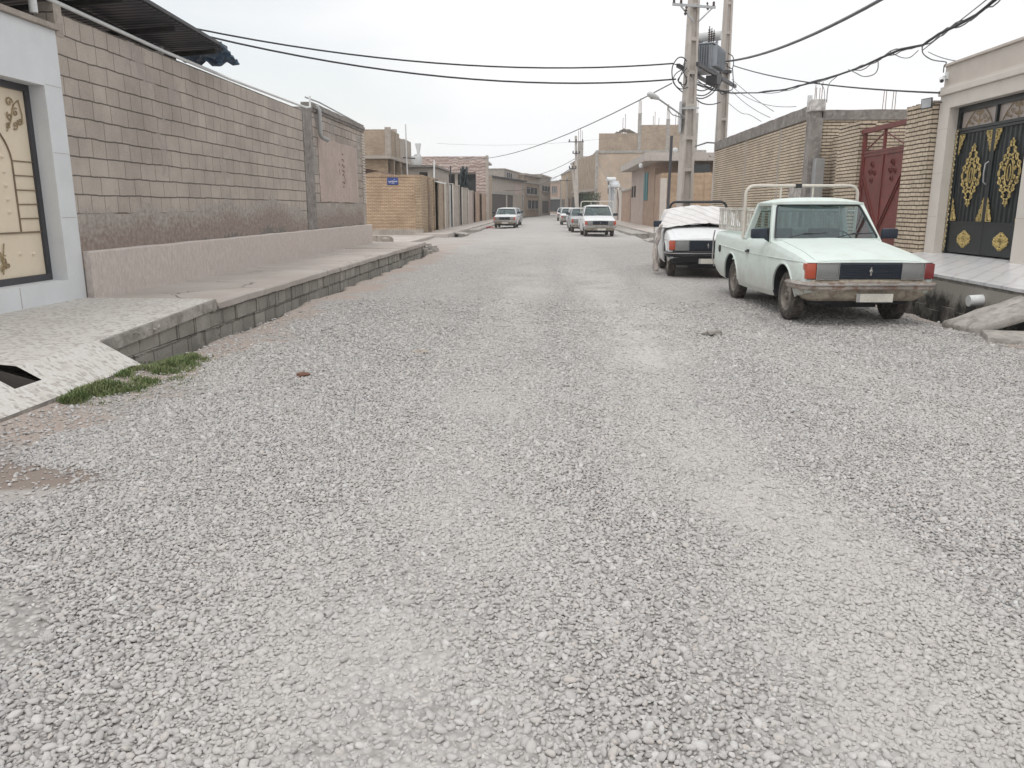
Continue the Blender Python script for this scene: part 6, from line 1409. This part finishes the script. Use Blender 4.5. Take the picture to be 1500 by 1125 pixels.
    for i in range(nsl): z = .613 + i * .0205; b.hexa([(-.385, fy - .034, z), (.385, fy - .034, z), (.385, fy - .017, z - .003), (-.385, fy - .017, z - .003)], [(-.385, fy - .034, z + .007), (.385, fy - .034, z + .007), (.385, fy - .017, z + .009), (-.385, fy - .017, z + .009)])
    for x in (-.385, .378): b.box(x, x + .007, fy - .038, fy - .017, .607, .79)
    gr = b.build('grille', M['grille'], o)
    b = MB(); b.box(-.008, .008, fy - .046, fy - .035, .645, .745); b.lathe([(0, 0), (.022, 0), (.018, .006), (0, .008)], (0, fy - .042, .70), (0, -1, 0), 10); b.build('badge', M['chrome'], gr)
    for s_ in (-1, 1):
        x0, x1 = sorted((s_ * .395, s_ * .665)); b = MB(); b.box(x0, x1, fy - .028, fy - .004, .600, .795, .010); hl = b.build('headlight', M['lens'], o, 40)
        b = MB()
        for (u0, u1, z0, z1) in ((x0 - .004, x1 + .004, .593, .600), (x0 - .004, x1 + .004, .796, .803), (x0 - .006, x0, .593, .803), (x1, x1 + .006, .593, .803)): b.box(u0, u1, fy - .034, fy - .003, z0, z1)
        b.build('bezel', M['chrome'], hl)
        xa, xb = sorted((s_ * .673, s_ * .80)); b = MB(); b.box(xa, xb, fy - .022, fy + .10, .603, .793, .012); b.build('indicator', M['amber' if s_ < 0 or not front == 'rack' else 'red_lens'], o, 40)
    pth = [(-.845, -1.50), (-.845, -1.80), (-.83, -1.98), (-.76, -2.06), (-.60, -2.085), (.60, -2.085), (.76, -2.06), (.83, -1.98), (.845, -1.80), (.845, -1.50)]
    def sweep(b, sec):   # section (outward offset, z)
        rows = []
        for i, (x, y) in enumerate(pth):
            p0 = Vector(pth[max(i - 1, 0)]); p1 = Vector(pth[min(i + 1, len(pth) - 1)]); d = (p1 - p0).normalized(); n_ = Vector((d.y, -d.x)); rows.append([(x + n_.x * s, y + n_.y * s, z) for s, z in sec] + [(x + n_.x * sec[0][0], y + n_.y * sec[0][0], sec[0][1])])
        b.grid(rows); b.add(rows[0][:-1], [tuple(range(len(sec)))]); b.add(rows[-1][:-1], [tuple(range(len(sec)))[::-1]])
    b = MB(); sweep(b, [(-.03, .47), (.0, .465), (.018, .485), (.018, .515), (.03, .525), (.03, .545), (.0, .56), (-.03, .565)])
    for s_ in (-1, 1): b.box(s_ * .50 - .03, s_ * .50 + .03, -2.07, -1.9, .48, .54)
    bp = b.build('bumper', M['bumper'] if front == 'rack' else (M['chrome'] if front == 'chrome' else M['black_trim']), o, 40)
    if not lod: b = MB(); sweep(b, [(.031, .527), (.036, .53), (.036, .54), (.031, .543)]); b.build('bumper_trim', M['chrome'], bp, 40)
    b = MB(); b.grid([[(x * (1 - tp), y + dy, z) for x, y in ((-.80, -1.72), (-.79, -1.93), (-.70, -1.99), (0, -2.005), (.70, -1.99), (.79, -1.93), (.80, -1.72))] for (dy, z, tp) in ((.0, .60, 0), (-.015, .56, 0), (.0, .46, 0), (.03, .38, .05), (.10, .315, .14))]); b.build('valance', M['valance' if not cover else 'black_trim'], o, 60).modifiers.new('thick', 'SOLIDIFY').thickness = .02
    b = MB(); b.box(-.19, .26, -2.125, -2.115, .325, .435); pl = b.build('number_plate', M['plate'], o)
    b = MB(); b.box(-.188, -.150, -2.128, -2.126, .33, .43); b.build('plate_band', M['greypvc'], pl)
    b = MB(); b.box(-.192, .262, -2.127, -2.1251, .433, .438); b.box(-.192, .262, -2.127, -2.1251, .322, .327); b.build('plate_rim', M['black_trim'], pl)
    # underbody
    b = MB(); b.box(-.62, .62, -1.75, -1.55, .26, .34); b.box(-.30, .30, -1.6, 1.9, .20, .30); b.tube([(-.66, AXR, WR_), (.66, AXR, WR_)], .05, 8); b.tube([(-.66, AXF, WR_ - .05), (.66, AXF, WR_ - .05)], .04, 8); b.lathe([(.0, -.1), (.12, -.06), (.14, 0), (.12, .06), (0, .1)], (0, AXR, WR_), (1, 0, 0), 14); b.build('underbody', M['black_trim'], o)
    for s_ in (-1, 1):   # door mirrors
        if cover and s_ > 0: continue
        b = MB(); cx, cz = s_ * .93, 1.11; b.box(cx - .115, cx + .115, -.50, -.43, cz - .07, cz + .07, .03); b.tube([(s_ * .76, -.44, 1.0), (cx - s_ * .05, -.45, cz - .03)], .02, 6); mi = b.build('mirror', pbr('blue_black_plastic', (.03, .038, .055), rough=.4, local=True) if 'mirror_mat' not in M else M['mirror_mat'], o, 40); M['mirror_mat'] = mi.data.materials[0]
        b = MB(); b.box(cx - .10, cx + .10, -.429, -.426, cz - .058, cz + .058); b.build('mirror_glass', M['chrome'], mi)
    if pick:
        if rack:
            for s_ in (-1, 1):   # slatted sides above the bed
                b = MB(); x = s_ * .765; b.box(x - .015, x + .015, .66, 2.30, 1.10, 1.13); b.box(x - .015, x + .015, .66, 2.30, 1.43, 1.47); n = 15
                for i in range(n): y = .66 + i * (1.60 / (n - 1)); b.box(x - .006, x + .006, y, y + .034, 1.131, 1.429)
                b.build('side_rack', M['slat'], o)
            b = MB(); b.box(-.75, .75, 2.285, 2.315, 1.10, 1.13); b.box(-.75, .75, 2.285, 2.315, 1.43, 1.47)
            for i in range(13): x = -.74 + i * .119; b.box(x, x + .05, 2.29, 2.31, 1.131, 1.429)
            b.build('tail_rack', M['slat'], o)
        if rollbar:
            rt = 1.80 if rollbar == 'cream' else 1.60; hwid = .87 if rollbar == 'cream' else .66; rr = .13; y = .72; ox = .07
            pts = [(-hwid, y, 1.0), (-hwid, y, rt - rr)] + [(-hwid + rr - rr * math.cos(a), y, rt - rr + rr * math.sin(a)) for a in np.linspace(.2, math.pi / 2, 5)] + [(hwid - rr + rr * math.sin(a), y, rt - rr + rr * math.cos(a)) for a in np.linspace(0, math.pi / 2 - .2, 5)] + [(hwid, y, rt - rr), (hwid, y, 1.0)]
            pts = [(q[0] + ox, q[1], q[2]) for q in pts]
            b = MB(); b.tube(pts, .024 if rollbar == 'cream' else .03, 10)
            if rollbar == 'cream': b.tube([(-.26, y, 1.10), (-.26, y, rt)], .016, 8); b.tube([(.24, y, 1.10), (.24, y, rt)], .016, 8); b.tube([(-hwid + ox, y, 1.42), (hwid + ox, y, 1.42)], .016, 8)
            rb = b.build('roll_bar', M['rack' if rollbar == 'cream' else 'black_trim'], o, 50)
            if rollbar == 'cream' and not lod: MB().box(-.04, .05, y - .04, y + .04, rt - .035, rt + .03).build('clamp', M['black_trim'], rb)
        if not lod:
            b = MB(); b.lathe([(.06, 0), (.055, .012), (.0, .015)], (-.825, 1.95, .78), (-1, 0, 0), 14); b.build('fuel_cap', M['black_trim'], o, 40)
            for s_ in (-1, 1): MB().tube([(s_ * .80, 2.37, .45), (s_ * .84, 2.36, .6), (s_ * .845, 2.34, .95), (s_ * .83, 2.32, 1.08)], .012, 6).build('rear_corner_bar', M['chrome'], o, 60)
    return o

def tree_copy(o, loc, rz, label, paint=None, group=None):
    def cp(a, par):
        c = a.copy(); COL.objects.link(c)
        if par is not None: c.parent = par
        if paint and a.type == 'MESH' and a.data.materials and a.data.materials[0] and a.data.materials[0].name in PAINTS:
            c.material_slots[0].link = 'OBJECT'; c.material_slots[0].material = M[paint]
        for ch in list(a.children): cp(ch, c)
        return c
    r = cp(o, None); r.location = loc; r.rotation_euler = (0, 0, rz); r['label'] = label
    if group: r['group'] = group
    return r
PAINTS = {M[k].name for k in ('p_mint', 'p_white', 'p_silver')}

hero = make_car('pickup_truck', 'pale mint-white pickup with slatted sides and cream roll bar, nearest vehicle', 'pickup', 'p_mint', (3.93, 12.0, 0), R(2.8), 'pickups parked along the right side', rollbar='cream')
tk2 = make_car('pickup_truck', 'white pickup with its cab wrapped in a white cloth, behind the mint-white pickup', 'pickup', 'p_white', (3.52, 18.75, 0), R(-4), 'pickups parked along the right side', rack=False, front='black', cover=True, rollbar='rust')
pk = make_car('pickup_truck', 'white pickup with cream roll bar, first vehicle of the far right row', 'pickup', 'p_white', (2.72, 43.2, 0), R(2), 'pickups parked along the right side', rack=False, front='chrome', lod=1)
sd_ = make_car('car', 'white saloon car parked third in the far row on the right', 'sedan', 'p_white', (2.42, 59.5, 0), R(2), 'cars parked along the street', front='chrome', lod=1)
CG = 'cars parked along the street'
tree_copy(sd_, (2.25, 50.0, 0), R(2), 'silver-grey saloon parked close behind the far white pickup', 'p_silver', CG)
tree_copy(sd_, (2.05, 70.5, 0), R(1), 'white saloon half hidden behind the third car of the far row', None, CG)
tree_copy(sd_, (2.05, 92.0, 0), R(0), 'white saloon farthest away in the right row', None, CG)
tree_copy(sd_, (-2.95, 60.2, 0), R(-2), 'white saloon parked on the left side in front of the grey garage house', 'p_white', CG)
tree_copy(sd_, (-2.95, 68.5, 0), R(-2), 'dark silver saloon hidden behind the white car on the left side', 'p_silver', CG)

# cloth wrapped over the cab of the second pickup
cl_ = MB(); Pm = []; nu, nv = 34, 30
for i in range(nu + 1):
    u = i / nu; row = []
    # from the bonnet's rear edge over the windscreen and roof to the cab's back
    y = -.86 + 1.62 * u
    zc = 1.08 + .02 if u < .10 else (1.09 + .37 * min(1, (u - .10) / .34)) if u < .44 else 1.47 - .02 * ((u - .44) / .56)
    hw = .93 if u < .12 else .93 - .20 * min(1, (u - .12) / .3)
    for j in range(nv + 1):
        v = -1 + 2 * j / nv; side = max(0, abs(v) - .82) / .18
        x = hw * min(1, abs(v) / .82) * (1 if v > 0 else -1) + (.10 * side) * (1 if v > 0 else -1)
        z = zc - .08 * min(1, abs(v) / .82) ** 2 - side * .33
        q = Vector((x * 2.2, y * 2.2, z)); w_ = .045 * mnoise.noise(q * 1.4) + .03 * abs(mnoise.noise(q * 3.1 + Vector((4, 0, 0)))) + .012 * math.sin((x * 1.3 + y * 2.5) * 7 + 2 * mnoise.noise(q))
        row.append((x + .02 * mnoise.noise(q * 2), y + .03 * mnoise.noise(q * 1.7), z + w_ + .02))
    Pm.append(row)
cl_.grid(Pm); cv = cl_.build('cloth_cover', M['tarp'], None, 80); cv.location = tk2.location; cv.rotation_euler = tk2.rotation_euler; cv.modifiers.new('thick', 'SOLIDIFY').thickness = .008
tag(cv, 'quilted white cloth spread over the windscreen and cab of the second pickup', 'cloth cover')
cl_ = MB(); Pm = []
for i in range(22):
    u = i / 21; row = []
    for j in range(16):
        v = j / 15; z = 1.10 - 1.02 * u; y = -.95 + .42 * v * (1 - .35 * u) + .05 * math.sin(u * 7); x = -.88 - .13 * math.sin(u * 2.6) - .045 * math.sin(v * 13 + u * 5) - .05 * mnoise.noise(Vector((u * 5, v * 4, 0)))
        if u > .7: x -= .12 * (u - .7)
        row.append((x, y - .12 * u, z))
    Pm.append(row)
cl_.grid(Pm); cv = cl_.build('hanging_cloth', pbr('soiled_cloth', (.50, .45, .42), var=.35, scale=5, local=True, tint=(.30, .24, .21, 1)), None, 80); cv.location = tk2.location; cv.rotation_euler = tk2.rotation_euler; cv.modifiers.new('thick', 'SOLIDIFY').thickness = .01
tag(cv, 'ragged soiled cloth hanging to the ground beside the front wheel of the cloth-wrapped pickup', 'cloth')
# ------------------------------------------------------------------ dusty air
t = NT('dusty_air'); t.t.nodes.remove(t.b); om = t.t.nodes['Material Output']
pv = t.n('VolumePrincipled', {'Color': (.97, .98, 1, 1), 'Density': .0009}); t.t.links.new(pv.outputs[0], om.inputs['Volume'])
MB().box(-260, 260, -12, 420, -1.8, 16).build('haze', t.m, kind='stuff')
